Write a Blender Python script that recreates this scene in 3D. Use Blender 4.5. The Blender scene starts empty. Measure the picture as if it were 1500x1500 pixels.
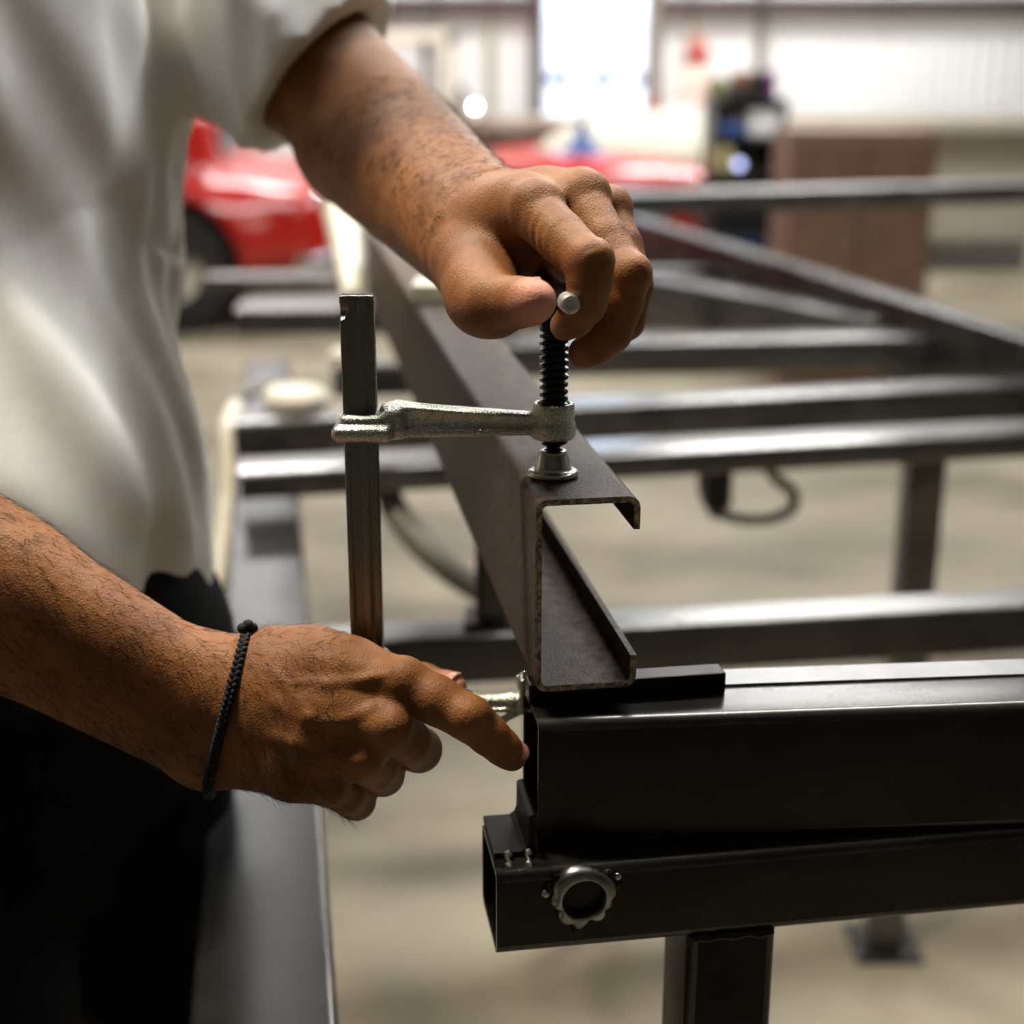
import bpy, bmesh, math, random
import numpy as np
from mathutils import Vector, Matrix
random.seed(4); rng = np.random.default_rng(4)
S = bpy.context.scene
COL = S.collection
R = math.radians

# ------------------------------------------------------------------ camera, world, lights, exposure
CZ = 1.25; TH = R(16.8); FPX = 2083.0
cam = bpy.data.cameras.new('camera'); camo = bpy.data.objects.new('camera', cam); COL.objects.link(camo)
camo.location = (0, 0, CZ); camo.rotation_euler = (R(90) - TH, 0, 0)
cam.sensor_width = 36; cam.sensor_fit = 'HORIZONTAL'; cam.lens = FPX / 1500 * 36
cam.dof.use_dof = True; cam.dof.focus_distance = 0.638; cam.dof.aperture_fstop = 4.8
cam.clip_start = 0.02; cam.clip_end = 200
S.camera = camo
S.view_settings.view_transform = 'Standard'; S.view_settings.look = 'None'
S.view_settings.gamma = 1; S.view_settings.use_curve_mapping = False
S.view_settings.exposure = 0.0

wd = bpy.data.worlds.new('world'); S.world = wd; wd.use_nodes = True
wn = wd.node_tree.nodes; wl = wd.node_tree.links
bg = wn['Background']
sky = wn.new('ShaderNodeTexSky'); sky.sky_type = 'NISHITA'; sky.sun_elevation = R(50); sky.sun_rotation = R(200)
sky.sun_disc = False
hz = wn.new('ShaderNodeMix'); hz.data_type = 'RGBA'; hz.inputs['Factor'].default_value = .80; hz.inputs['B'].default_value = (.95, .96, .98, 1)      # thin bright overcast
wl.new(sky.outputs[0], hz.inputs['A']); wl.new(hz.outputs['Result'], bg.inputs[0]); bg.inputs[1].default_value = 2.0

def area(name, loc, target, sx, sy, power, color=(1, 1, 1)):
    l = bpy.data.lights.new(name, 'AREA'); l.shape = 'RECTANGLE'; l.size = sx; l.size_y = sy
    l.energy = power; l.color = color
    o = bpy.data.objects.new(name, l); COL.objects.link(o); o.location = loc
    o.rotation_euler = (Vector(target) - Vector(loc)).to_track_quat('-Z', 'Y').to_euler()
    return o
# ceiling tube lights of the workshop (x, y, z, length, width, power)
CEIL = 4.2
LAMPS = [(-0.57, 0.93, 2.55, 0.50, 0.22, 42), (0.7, 1.9, 3.3, 1.4, 0.30, 72), (-1.6, 4.6, 3.9, 1.4, 0.35, 70), (1.6, 6.0, 3.9, 1.4, 0.35, 110),
         (-1.8, 8.8, 3.9, 1.4, 0.35, 140), (1.8, 8.9, 3.9, 1.4, 0.35, 140)]
sun = bpy.data.lights.new('sun', 'SUN'); sun.energy = 3.2; sun.angle = R(1); so = bpy.data.objects.new('sun', sun); COL.objects.link(so)
so.rotation_euler = (R(42), 0, R(14))      # high behind the building: lights the yard beyond the window only
for i, (x, y, z, sx, sy, p) in enumerate(LAMPS):
    area('tube_light_lamp', (x, y, z - 0.06), (x, y, 0), sx, sy, p, (0.98, 0.98, 0.97) if i else (1.0, 0.87, 0.68))

    if i: u_ = area('tube_light_uplight', (x, y, z + 0.09), (x, y, 9), sx, sy, p * .45, (0.98, 0.98, 0.97))      # the tubes also throw light at the ceiling
# ------------------------------------------------------------------ survey helpers: a sighted direction to a real point
CV = np.array([0, 0, CZ]); UV = np.array([0, math.sin(TH), math.cos(TH)]); FV = np.array([0, math.cos(TH), -math.sin(TH)])
def ray(px, py): return (px - 750) / FPX * np.array([1., 0, 0]) - (py - 750) / FPX * UV + FV
def W(px, py, z): return CV + ray(px, py) * z
def onZ(px, py, Z):
    d = ray(px, py); return CV + d * ((Z - CZ) / d[2])
def atY(px, py, Y):
    d = ray(px, py); return CV + d * (Y / d[1])
AZ = R(-9); UA = np.array([math.sin(AZ), math.cos(AZ), 0]); VA = np.array([math.cos(AZ), -math.sin(AZ), 0])
A0 = W(785, 733, 0.63)                    # near top corner of the channel's web
def L(v, u, z): return A0 + VA * v + UA * u + np.array([0, 0, z])

# ------------------------------------------------------------------ materials
def mat(name, color, rough=0.5, metal=0.0, var=0.0, scale=8.0, bump=0.0, bscale=60.0, color2=None, rvar=0.0, spec=0.5, emit=None, estr=0, coat=0, detail=6, aniso=None, sss=0):
    m = bpy.data.materials.new(name); m.use_nodes = True
    nt = m.node_tree; n = nt.nodes; l = nt.links; b = n['Principled BSDF']
    b.inputs['Base Color'].default_value = (*color, 1); b.inputs['Roughness'].default_value = rough
    b.inputs['Metallic'].default_value = metal; b.inputs['Specular IOR Level'].default_value = spec
    if coat: b.inputs['Coat Weight'].default_value = coat; b.inputs['Coat Roughness'].default_value = 0.05
    if emit: b.inputs['Emission Color'].default_value = (*emit, 1); b.inputs['Emission Strength'].default_value = estr
    if sss: b.inputs['Subsurface Weight'].default_value = sss; b.inputs['Subsurface Radius'].default_value = (1, .35, .2); b.inputs['Subsurface Scale'].default_value = 0.004
    tc = n.new('ShaderNodeTexCoord'); mp = n.new('ShaderNodeMapping'); l.new(tc.outputs['Object'], mp.inputs[0])
    if aniso: mp.inputs['Scale'].default_value = aniso
    if var or color2 or rvar:
        t = n.new('ShaderNodeTexNoise'); t.inputs['Scale'].default_value = scale; t.inputs['Detail'].default_value = detail; t.inputs['Roughness'].default_value = .62
        l.new(mp.outputs[0], t.inputs['Vector'])
        r = n.new('ShaderNodeValToRGB'); r.color_ramp.elements[0].position = .36; r.color_ramp.elements[1].position = .66
        c2 = color2 or tuple(min(1, c * (1 + var)) for c in color); c1 = color if color2 else tuple(c * (1 - var) for c in color)
        r.color_ramp.elements[0].color = (*c1, 1); r.color_ramp.elements[1].color = (*c2, 1)
        l.new(t.outputs['Fac'], r.inputs[0]); l.new(r.outputs[0], b.inputs['Base Color'])
        if rvar:
            mr = n.new('ShaderNodeMapRange'); mr.inputs['From Min'].default_value = .3; mr.inputs['From Max'].default_value = .7
            mr.inputs['To Min'].default_value = max(0.03, rough - rvar); mr.inputs['To Max'].default_value = min(1, rough + rvar)
            l.new(t.outputs['Fac'], mr.inputs['Value']); l.new(mr.outputs[0], b.inputs['Roughness'])
    if bump:
        t2 = n.new('ShaderNodeTexNoise'); t2.inputs['Scale'].default_value = bscale; t2.inputs['Detail'].default_value = 5
        l.new(mp.outputs[0], t2.inputs['Vector'])
        bp = n.new('ShaderNodeBump'); bp.inputs['Strength'].default_value = bump; bp.inputs['Distance'].default_value = 0.001
        l.new(t2.outputs['Fac'], bp.inputs['Height']); l.new(bp.outputs[0], b.inputs['Normal'])
    return m

def skin_mat():
    m = mat('skin', (.17, .075, .034), rough=.56, spec=.32, sss=.10)
    nt = m.node_tree; n = nt.nodes; l = nt.links; b = n['Principled BSDF']
    tc = n.new('ShaderNodeTexCoord')
    t = n.new('ShaderNodeTexNoise'); t.inputs['Scale'].default_value = 28; t.inputs['Detail'].default_value = 8; t.inputs['Roughness'].default_value = .65
    l.new(tc.outputs['Object'], t.inputs['Vector'])
    r = n.new('ShaderNodeValToRGB'); e = r.color_ramp.elements
    e[0].position = .30; e[0].color = (.140, .050, .015, 1); e[1].position = .70; e[1].color = (.315, .130, .040, 1)
    l.new(t.outputs['Fac'], r.inputs[0])
    # paler, pinker skin where the mesh says so (finger pads, thumb tip)
    at = n.new('ShaderNodeAttribute'); at.attribute_name = 'pad'
    mx = n.new('ShaderNodeMix'); mx.data_type = 'RGBA'; mx.inputs['B'].default_value = (.86, .40, .30, 1)
    l.new(at.outputs['Fac'], mx.inputs['Factor']); l.new(r.outputs[0], mx.inputs['A'])
    l.new(mx.outputs['Result'], b.inputs['Base Color'])
    v = n.new('ShaderNodeTexVoronoi'); v.inputs['Scale'].default_value = 620; v.feature = 'DISTANCE_TO_EDGE'
    ns = n.new('ShaderNodeTexNoise'); ns.inputs['Scale'].default_value = 190; ns.inputs['Detail'].default_value = 6
    l.new(tc.outputs['Object'], v.inputs['Vector']); l.new(tc.outputs['Object'], ns.inputs['Vector'])
    ad = n.new('ShaderNodeMath'); ad.operation = 'MULTIPLY_ADD'; ad.inputs[1].default_value = .7
    l.new(v.outputs['Distance'], ad.inputs[0]); l.new(ns.outputs['Fac'], ad.inputs[2])
    bp = n.new('ShaderNodeBump'); bp.inputs['Strength'].default_value = .45; bp.inputs['Distance'].default_value = .0010
    l.new(ad.outputs[0], bp.inputs['Height']); l.new(bp.outputs[0], b.inputs['Normal'])
    return m

M = dict(
    skin=skin_mat(),
    nail=mat('fingernail', (.50, .24, .17), rough=.3, spec=.5),
    shirt=mat('white_cotton', (.84, .84, .81), rough=.95, var=.05, scale=30, bump=.25, bscale=900, spec=.1),
    denim=mat('black_denim', (.006, .006, .007), rough=.9, var=.3, scale=60, bump=.3, bscale=800, spec=.15),
    cord=mat('black_cord', (.012, .012, .017), rough=.7, spec=.3, bump=.4, bscale=900),
    hair=mat('black_hair', (.012, .009, .007), rough=.6, bump=.6, bscale=300),
    bodyhair=mat('arm_hair', (.008, .006, .004), rough=.9, spec=.02),
    leather=mat('boot_leather', (.05, .035, .025), rough=.5, var=.2),
    channel=mat('hot_rolled_steel', (.012, .0085, .006), rough=.52, metal=.10, spec=.09, color2=(.135, .102, .077), scale=190, bump=.45, bscale=700, rvar=.12, detail=11),
    edge=mat('sawn_steel_edge', (.09, .070, .054), rough=.42, metal=.8, color2=(.50, .43, .35), scale=420, bump=.9, bscale=500, detail=3),
    scale=mat('mill_scale_steel', (.022, .020, .018), rough=.26, metal=.42, spec=.22, color2=(.040, .036, .033), scale=14, bump=.03, bscale=160, rvar=.03),
    scale_b=mat('brown_scale_steel', (.010, .0075, .0055), rough=.42, metal=.25, spec=.2, color2=(.024, .019, .016), scale=22, bump=.1, bscale=200, rvar=.08),
    rail=mat('bare_steel_tube', (.10, .097, .092), rough=.33, metal=.8, color2=(.17, .165, .155), scale=9, rvar=.08),
    raild=mat('dark_steel_tube', (.12, .115, .11), rough=.20, metal=.85, spec=1.0, color2=(.19, .183, .175), scale=9, rvar=.06),
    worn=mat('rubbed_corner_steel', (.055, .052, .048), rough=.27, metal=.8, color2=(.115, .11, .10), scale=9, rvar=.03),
    galv=mat('bright_steel_strip', (.19, .19, .19), rough=.45, metal=.9, var=.2, scale=12),
    dull=mat('dull_grey_steel', (.012, .0117, .011), rough=.36, metal=.12, spec=.26, color2=(.024, .023, .022), scale=9, rvar=.06),
    zinc=mat('zinc_plated_steel', (.42, .44, .39), rough=.28, metal=1.0, color2=(.74, .77, .69), scale=1500, bump=.50, bscale=1300, rvar=.06, detail=2),
    zincs=mat('polished_zinc', (.46, .475, .43), rough=.22, metal=1.0, var=.08, scale=300),
    zincbar=mat('zinc_plated_bar', (.19, .195, .175), rough=.25, metal=1.0, color2=(.25, .255, .23), scale=3000, bump=.20, bscale=3000, rvar=.06, detail=2),
    oxide=mat('black_oxide_steel', (.012, .012, .013), rough=.22, metal=.6, spec=.6),
    pin=mat('turned_steel', (.80, .81, .82), rough=.42, metal=.85, var=.1, scale=200),
    weld=mat('weld_bead', (.62, .64, .62), rough=.28, metal=1.0, var=.2, scale=150, bump=.4, bscale=500),
    nut=mat('ground_steel_ring', (.36, .36, .35), rough=.30, metal=1.0, var=.35, scale=90, bump=.2, bscale=300),
    cream=mat('cream_paint', (.70, .66, .55), rough=.45, var=.05),
    red=mat('red_car_paint', (.40, .009, .006), rough=.25, coat=.5, spec=.5),
    chrome=mat('chrome', (.75, .75, .76), rough=.12, metal=1.0),
    rubber=mat('black_rubber', (.014, .014, .014), rough=.7),
    glassy=mat('dark_car_glass', (.02, .025, .03), rough=.08, spec=.6),
    lens=mat('headlamp_lens', (.8, .8, .78), rough=.15, spec=.6),
    canvas=mat('cream_canvas', (.50, .475, .39), rough=.9, var=.06, bump=.2, bscale=300),
    blue=mat('blue_plastic', (.02, .07, .26), rough=.4),
    navy=mat('navy_plastic', (.012, .02, .055), rough=.45),
    purple=mat('purple_plastic', (.22, .03, .24), rough=.4),
    orange=mat('tan_leather', (.28, .14, .05), rough=.6),
    olive=mat('olive_plastic', (.20, .21, .09), rough=.5),
    pink=mat('pale_pink_plastic', (.75, .55, .47), rough=.4),
    rust=mat('rust_red_plastic', (.34, .05, .03), rough=.45),
    yellow=mat('pale_yellow_card', (.52, .46, .22), rough=.7),
    white=mat('white_plastic', (.78, .79, .80), rough=.5),
    brown=mat('brown_wood', (.14, .075, .05), rough=.55, color2=(.22, .125, .085), scale=6, aniso=(9, 9, 1)),
    black=mat('black_powder_coat', (.012, .012, .012), rough=.45),
    wallw=mat('white_sheet_metal', (.77, .775, .775), rough=.45, var=.03, scale=2),
    girt=mat('brown_girt_steel', (.065, .045, .045), rough=.5, var=.2),
    frame=mat('taupe_window_frame', (.20, .17, .14), rough=.5, var=.1),
    bench=mat('beige_bench_top', (.44, .38, .30), rough=.5, var=.1),
    hose=mat('grey_hose', (.16, .15, .13), rough=.5),
    hose2=mat('pale_grey_cable', (.34, .32, .29), rough=.5),
    ceil=mat('ceiling_sheet', (.60, .59, .56), rough=.8),
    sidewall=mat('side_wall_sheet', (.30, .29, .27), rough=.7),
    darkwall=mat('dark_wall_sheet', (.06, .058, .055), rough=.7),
    lampm=mat('lamp_diffuser', (.9, .9, .88), rough=.4, emit=(1, .96, .88), estr=6),
    workl=mat('work_lamp_lens', (.9, .9, .9), rough=.3, emit=(1, .98, .94), estr=60),
    vanglass=mat('pale_van_glass', (.05, .10, .16), rough=.3),
    lilac=mat('lilac_strip', (.10, .10, .17), rough=.5),
    bluel=mat('pilot_lamp_lens', (.4, .45, .8), rough=.3, emit=(.50, .56, .95), estr=3.2),
)
def glass_mat():
    m = bpy.data.materials.new('window_glass'); m.use_nodes = True; nt = m.node_tree; n = nt.nodes; l = nt.links
    n.remove(n['Principled BSDF']); o = n['Material Output']
    tr = n.new('ShaderNodeBsdfTransparent'); gl = n.new('ShaderNodeBsdfGlossy'); gl.inputs['Roughness'].default_value = .03
    fr = n.new('ShaderNodeFresnel'); fr.inputs[0].default_value = 1.45; mx = n.new('ShaderNodeMixShader')
    l.new(fr.outputs[0], mx.inputs[0]); l.new(tr.outputs[0], mx.inputs[1]); l.new(gl.outputs[0], mx.inputs[2]); l.new(mx.outputs[0], o.inputs[0])
    return m
M['glass'] = glass_mat()
FLOOR_OFF = (3.3, .9, 0)
def floor_mat():
    m = mat('concrete_floor', (.3, .27, .22), rough=.6, spec=.15)
    nt = m.node_tree; n = nt.nodes; l = nt.links; b = n['Principled BSDF']; tc = n.new('ShaderNodeTexCoord')
    big = n.new('ShaderNodeTexNoise'); big.inputs['Scale'].default_value = 2.6; big.inputs['Detail'].default_value = 7; big.inputs['Roughness'].default_value = .6
    mpf = n.new('ShaderNodeMapping'); mpf.inputs['Location'].default_value = FLOOR_OFF; mpf.inputs['Scale'].default_value = (.55, 1.0, 1)
    l.new(tc.outputs['Object'], mpf.inputs[0]); l.new(mpf.outputs[0], big.inputs['Vector'])
    r = n.new('ShaderNodeValToRGB'); e = r.color_ramp.elements
    e[0].position = .33; e[0].color = (.14, .12, .082, 1); e[1].position = .62; e[1].color = (.31, .272, .20, 1)
    l.new(big.outputs['Fac'], r.inputs[0]); l.new(r.outputs[0], b.inputs['Base Color'])
    mr = n.new('ShaderNodeMapRange'); mr.inputs['To Min'].default_value = .45; mr.inputs['To Max'].default_value = .75
    l.new(big.outputs['Fac'], mr.inputs['Value']); l.new(mr.outputs[0], b.inputs['Roughness'])
    return m
M['floor'] = floor_mat()

# ------------------------------------------------------------------ object helpers
def link_mesh(name, verts, faces, m, parent=None, smooth=False, mats=None, fm=None):
    me = bpy.data.meshes.new(name); me.from_pydata([tuple(map(float, v)) for v in verts], [], [tuple(int(i) for i in f) for f in faces])
    for mm in (mats or [m]): me.materials.append(mm)
    if fm is not None: me.polygons.foreach_set('material_index', fm)
    if smooth: me.polygons.foreach_set('use_smooth', [True] * len(me.polygons))
    me.update()
    o = bpy.data.objects.new(name, me); COL.objects.link(o)
    if parent is not None: o.parent = parent
    return o
def tag(o, label=None, cat=None, group=None, kind=None):
    if label: o['label'] = label
    if cat: o['category'] = cat
    if group: o['group'] = group
    if kind: o['kind'] = kind
    return o
def empty(name, loc):
    o = bpy.data.objects.new(name, None); COL.objects.link(o); o.location = tuple(map(float, loc)); o.empty_display_size = .05
    return o
def adopt(child, parent):
    child.parent = parent; child.matrix_parent_inverse = Matrix.Translation(-Vector(parent.location))
    return child
class MB:
    """collects pieces of one mesh in world coordinates"""
    def __init__(s): s.v = []; s.f = []; s.worn = set()
    def add(s, v, f):
        k = len(s.v); s.v += [np.asarray(p, float) for p in v]; s.f += [[i + k for i in q] for q in f]; return s
    def box(s, c, size, ax=None, bev=0.0):
        c = np.asarray(c, float); h = np.asarray(size, float) / 2
        X, Y, Z = ax if ax is not None else np.eye(3)
        if bev <= 0:
            v = [c + X * h[0] * i + Y * h[1] * j + Z * h[2] * k for i in (-1, 1) for j in (-1, 1) for k in (-1, 1)]
            return s.add(v, [(0, 1, 3, 2), (4, 6, 7, 5), (0, 4, 5, 1), (2, 3, 7, 6), (0, 2, 6, 4), (1, 5, 7, 3)])
        bm = bmesh.new(); bmesh.ops.create_cube(bm, size=1)
        for q in bm.verts: q.co = Vector((q.co.x * 2 * h[0], q.co.y * 2 * h[1], q.co.z * 2 * h[2]))
        bmesh.ops.bevel(bm, geom=list(bm.edges), offset=min(bev, .49 * 2 * min(h)), segments=2, profile=.5, affect='EDGES')
        bm.verts.index_update()
        v = [c + X * q.co.x + Y * q.co.y + Z * q.co.z for q in bm.verts]; f = [[q.index for q in p.verts] for p in bm.faces]; bm.free()
        return s.add(v, f)
    def lathe(s, c, prof, axis=(0, 0, 1), n=40, caps=True):
        c = np.asarray(c, float); a = np.asarray(axis, float); a /= np.linalg.norm(a)
        t = np.array([1., 0, 0]) if abs(a[0]) < .8 else np.array([0, 1., 0]); e1 = np.cross(a, t); e1 /= np.linalg.norm(e1); e2 = np.cross(a, e1)
        v = []; f = []
        for (r, h) in prof:
            for k in range(n):
                th = 2 * math.pi * k / n; v.append(c + a * h + (e1 * math.cos(th) + e2 * math.sin(th)) * r)
        for i in range(len(prof) - 1):
            for k in range(n): f.append((i * n + k, i * n + (k + 1) % n, (i + 1) * n + (k + 1) % n, (i + 1) * n + k))
        if caps: f.append(tuple(range(n))[::-1]); f.append(tuple((len(prof) - 1) * n + k for k in range(n)))
        return s.add(v, f)
    def cyl(s, p0, p1, r0, r1=None, n=24):
        p0 = np.asarray(p0, float); p1 = np.asarray(p1, float); d = p1 - p0; h = np.linalg.norm(d)
        return s.lathe(p0, [(r0, 0), (r0 if r1 is None else r1, h)], d, n)
    def tube(s, pts, r, n=10, closed=False):
        P = [np.asarray(p, float) for p in pts]; m = len(P); v = []; f = []; e1 = None
        for i in range(m):
            a = P[(i + 1) % m] if (closed or i < m - 1) else P[i]; b = P[i - 1] if (closed or i > 0) else P[i]
            t = a - b; t /= np.linalg.norm(t) + 1e-12
            if e1 is None:
                q = np.array([0, 0, 1.]) if abs(t[2]) < .9 else np.array([1., 0, 0]); e1 = np.cross(t, q)
            e1 = e1 - t * (e1 @ t); e1 /= np.linalg.norm(e1) + 1e-12; e2 = np.cross(t, e1)
            rr = r[i] if hasattr(r, '__len__') else r
            for k in range(n):
                th = 2 * math.pi * k / n; v.append(P[i] + (e1 * math.cos(th) + e2 * math.sin(th)) * rr)
        for i in range(m if closed else m - 1):
            j = (i + 1) % m
            for k in range(n): f.append((i * n + k, i * n + (k + 1) % n, j * n + (k + 1) % n, j * n + k))
        if not closed: f.append(tuple(range(n))[::-1]); f.append(tuple((m - 1) * n + k for k in range(n)))
        return s.add(v, f)
    def build(s, name, m, parent=None, smooth=False, origin=None, sharp=35, corner=None):
        V = np.array(s.v)
        if parent is not None: org = np.array(parent.matrix_basis.translation) if parent.parent is None else world_of(parent)
        elif origin is not None: org = np.asarray(origin, float)
        else: org = np.array([(V[:, 0].min() + V[:, 0].max()) / 2, (V[:, 1].min() + V[:, 1].max()) / 2, V[:, 2].min()])
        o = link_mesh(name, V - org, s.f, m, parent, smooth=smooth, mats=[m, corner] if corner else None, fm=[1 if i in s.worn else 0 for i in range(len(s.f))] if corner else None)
        if parent is None: o.location = tuple(org)
        fix_normals(o.data)
        if smooth: o.data.set_sharp_from_angle(angle=R(sharp))
        return o
def world_of(o):
    p = np.zeros(3)
    while o is not None: p += np.array(o.matrix_basis.translation); o = o.parent
    return p
def fix_normals(me):
    bm = bmesh.new(); bm.from_mesh(me); bmesh.ops.recalc_face_normals(bm, faces=bm.faces); bm.to_mesh(me); bm.free()

def rrect(w, h, r, n=5, cx=0, cy=0):
    """rounded rectangle outline, counter-clockwise"""
    o = []
    for (sx, sy, a0) in ((1, 1, 0), (-1, 1, 90), (-1, -1, 180), (1, -1, 270)):
        for k in range(n + 1):
            a = R(a0 + 90 * k / n); o.append((cx + sx * (w / 2 - r) + r * math.cos(a), cy + sy * (h / 2 - r) + r * math.sin(a)))
    return o
def rect_tube(mb, p0, p1, w, h, wall=.003, r=.006, up=(0, 0, 1), across=None):
    """hollow rectangular tube; p0, p1 = centres of its ends; w across, h up"""
    p0 = np.asarray(p0, float); p1 = np.asarray(p1, float); d = p1 - p0; d /= np.linalg.norm(d)
    up = np.asarray(up, float); x = np.cross(d, up); x /= np.linalg.norm(x); y = np.cross(x, d)
    if across is not None: x = across / (across @ x)
    A = rrect(w, h, r); B = rrect(w - 2 * wall, h - 2 * wall, max(r - wall, .0008)); n = len(A)
    v = [p + x * a + y * b for p in (p0, p1) for prof in (A, B) for (a, b) in prof]
    f = []
    for k in range(n):
        j = (k + 1) % n
        f += [(k, j, 2 * n + j, 2 * n + k), (n + k, 3 * n + k, 3 * n + j, n + j), (k, n + k, n + j, j), (2 * n + k, 2 * n + j, 3 * n + j, 3 * n + k)]
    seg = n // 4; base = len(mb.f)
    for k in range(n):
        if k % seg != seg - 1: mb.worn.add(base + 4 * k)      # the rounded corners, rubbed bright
    return mb.add(v, f)

# ------------------------------------------------------------------ signed-distance modelling (organic and forged shapes)
class SDF:
    def __init__(s, lo, hi, h):
        s.lo = np.asarray(lo, float); s.h = h; s.n = np.ceil((np.asarray(hi) - s.lo) / h).astype(int) + 1
        s.v = np.full(s.n, 0.06, np.float32)
    def sub(s, lo, hi):
        a = np.clip(np.floor((np.asarray(lo) - s.lo) / s.h).astype(int), 0, s.n); b = np.clip(np.ceil((np.asarray(hi) - s.lo) / s.h).astype(int) + 1, 0, s.n)
        sl = tuple(slice(i, j) for i, j in zip(a, b))
        if any(i >= j for i, j in zip(a, b)): return None, None
        g = [(s.lo[k] + s.h * np.arange(a[k], b[k])).astype(np.float32) for k in range(3)]
        return sl, (g[0][:, None, None], g[1][None, :, None], g[2][None, None, :])
    def mix(s, sl, d, k, op):
        o = s.v[sl]
        if op == 'u':
            if k > 0: hh = np.clip(.5 + .5 * (o - d) / k, 0, 1); s.v[sl] = o * (1 - hh) + d * hh - k * hh * (1 - hh)
            else: s.v[sl] = np.minimum(o, d)
        elif op == 's':
            d = -d
            if k > 0: hh = np.clip(.5 - .5 * (o - d) / k, 0, 1); s.v[sl] = o * (1 - hh) + d * hh + k * hh * (1 - hh)
            else: s.v[sl] = np.maximum(o, d)
    def cone(s, a, b, ra, rb, k=.004, op='u', ring=None):
        a = np.asarray(a, float); b = np.asarray(b, float); m = max(ra, rb) + k + 4 * s.h
        sl, g = s.sub(np.minimum(a, b) - m, np.maximum(a, b) + m)
        if sl is None: return
        ab = b - a; L2 = float(ab @ ab) + 1e-12
        p = [g[i] - a[i] for i in range(3)]
        t = np.clip((p[0] * ab[0] + p[1] * ab[1] + p[2] * ab[2]) / L2, 0, 1)
        d = np.sqrt((p[0] - t * ab[0]) ** 2 + (p[1] - t * ab[1]) ** 2 + (p[2] - t * ab[2]) ** 2) - (ra + (rb - ra) * t)
        s.mix(sl, d, k, op)
    def chain(s, pts, rs, k=.004, op='u'):
        for i in range(len(pts) - 1): s.cone(pts[i], pts[i + 1], rs[i], rs[i + 1], k, op)
    def ell(s, c, rad, k=.004, op='u', ax=None):
        c = np.asarray(c, float); rad = np.asarray(rad, float); m = max(rad) + k + 4 * s.h
        sl, g = s.sub(c - m, c + m)
        if sl is None: return
        ax = np.eye(3) if ax is None else np.asarray(ax)
        q = [g[0] - c[0], g[1] - c[1], g[2] - c[2]]
        u = [(q[0] * ax[i][0] + q[1] * ax[i][1] + q[2] * ax[i][2]) for i in range(3)]
        k0 = np.sqrt(sum((u[i] / rad[i]) ** 2 for i in range(3))); k1 = np.sqrt(sum((u[i] / rad[i] ** 2) ** 2 for i in range(3))) + 1e-9
        s.mix(sl, (k0 * (k0 - 1) / k1).astype(np.float32), k, op)
    def box(s, c, size, r=.002, k=.002, op='u', ax=None):
        c = np.asarray(c, float); hs = np.asarray(size, float) / 2; m = float(np.linalg.norm(hs)) + k + 4 * s.h
        sl, g = s.sub(c - m, c + m)
        if sl is None: return
        ax = np.eye(3) if ax is None else np.asarray(ax)
        q = [g[0] - c[0], g[1] - c[1], g[2] - c[2]]
        u = [np.abs(q[0] * ax[i][0] + q[1] * ax[i][1] + q[2] * ax[i][2]) - (hs[i] - r) for i in range(3)]
        d = np.sqrt(sum(np.maximum(x, 0) ** 2 for x in u)) + np.minimum(np.maximum(np.maximum(u[0], u[1]), u[2]), 0) - r
        s.mix(sl, d.astype(np.float32), k, op)
    def cylz(s, c, r, hh, k=.001, op='u', rd=.001, axis=2):
        c = np.asarray(c, float); m = max(r, hh) * 1.5 + k + 4 * s.h
        sl, g = s.sub(c - m, c + m)
        if sl is None: return
        q = [g[i] - c[i] for i in range(3)]; o = [i for i in range(3) if i != axis]
        dr = np.sqrt(q[o[0]] ** 2 + q[o[1]] ** 2) - (r - rd); dz = np.abs(q[axis]) - (hh - rd)
        d = np.sqrt(np.maximum(dr, 0) ** 2 + np.maximum(dz, 0) ** 2) + np.minimum(np.maximum(dr, dz), 0) - rd
        s.mix(sl, d.astype(np.float32), k, op)
    def warp(s, fn, c, m):
        sl, g = s.sub(np.asarray(c) - m, np.asarray(c) + m)
        if sl is not None: s.v[sl] = s.v[sl] + fn(*g).astype(np.float32)
    def taper(s, x0, x1, y, hy, zlo, zhi, r=.002, k=.002, op='u'):
        """bar along x whose bottom and top run from zlo[0], zhi[0] to zlo[1], zhi[1]; hy = half depths at both ends"""
        m = k + 6 * s.h; sl, g = s.sub((x0 - m, y - max(hy) - m, min(zlo) - m), (x1 + m, y + max(hy) + m, max(zhi) + m))
        t = np.clip((g[0] - x0) / (x1 - x0), 0, 1); a = zlo[0] + (zlo[1] - zlo[0]) * t; b = zhi[0] + (zhi[1] - zhi[0]) * t
        u = [np.abs(g[0] - (x0 + x1) / 2) - ((x1 - x0) / 2 - r), np.abs(g[1] - y) - (hy[0] + (hy[1] - hy[0]) * t - r), np.abs(g[2] - (a + b) / 2) - ((b - a) / 2 - r)]
        u = np.broadcast_arrays(*u)
        d = np.sqrt(sum(np.maximum(q, 0) ** 2 for q in u)) + np.minimum(np.maximum(np.maximum(u[0], u[1]), u[2]), 0) - r
        s.mix(sl, d.astype(np.float32), k, op)
    def hit(s, px, py, z0=.55, z1=.80):
        """where a sight line first meets the shape"""
        for z in np.arange(z0, z1, s.h * .5):
            i = np.round((W(px, py, z) - s.lo) / s.h).astype(int)
            if (i >= 0).all() and (i < s.n).all() and s.v[tuple(i)] < 0: return W(px, py, z)
        return None
    def vein(s, pts, r, deep=.0019, k=.0035):
        P = [s.hit(*p) for p in pts]; P = [p + FV * deep for p in P if p is not None]
        for a, b in zip(P[:-1], P[1:]): s.cone(a, b, r, r, k=k)
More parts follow.
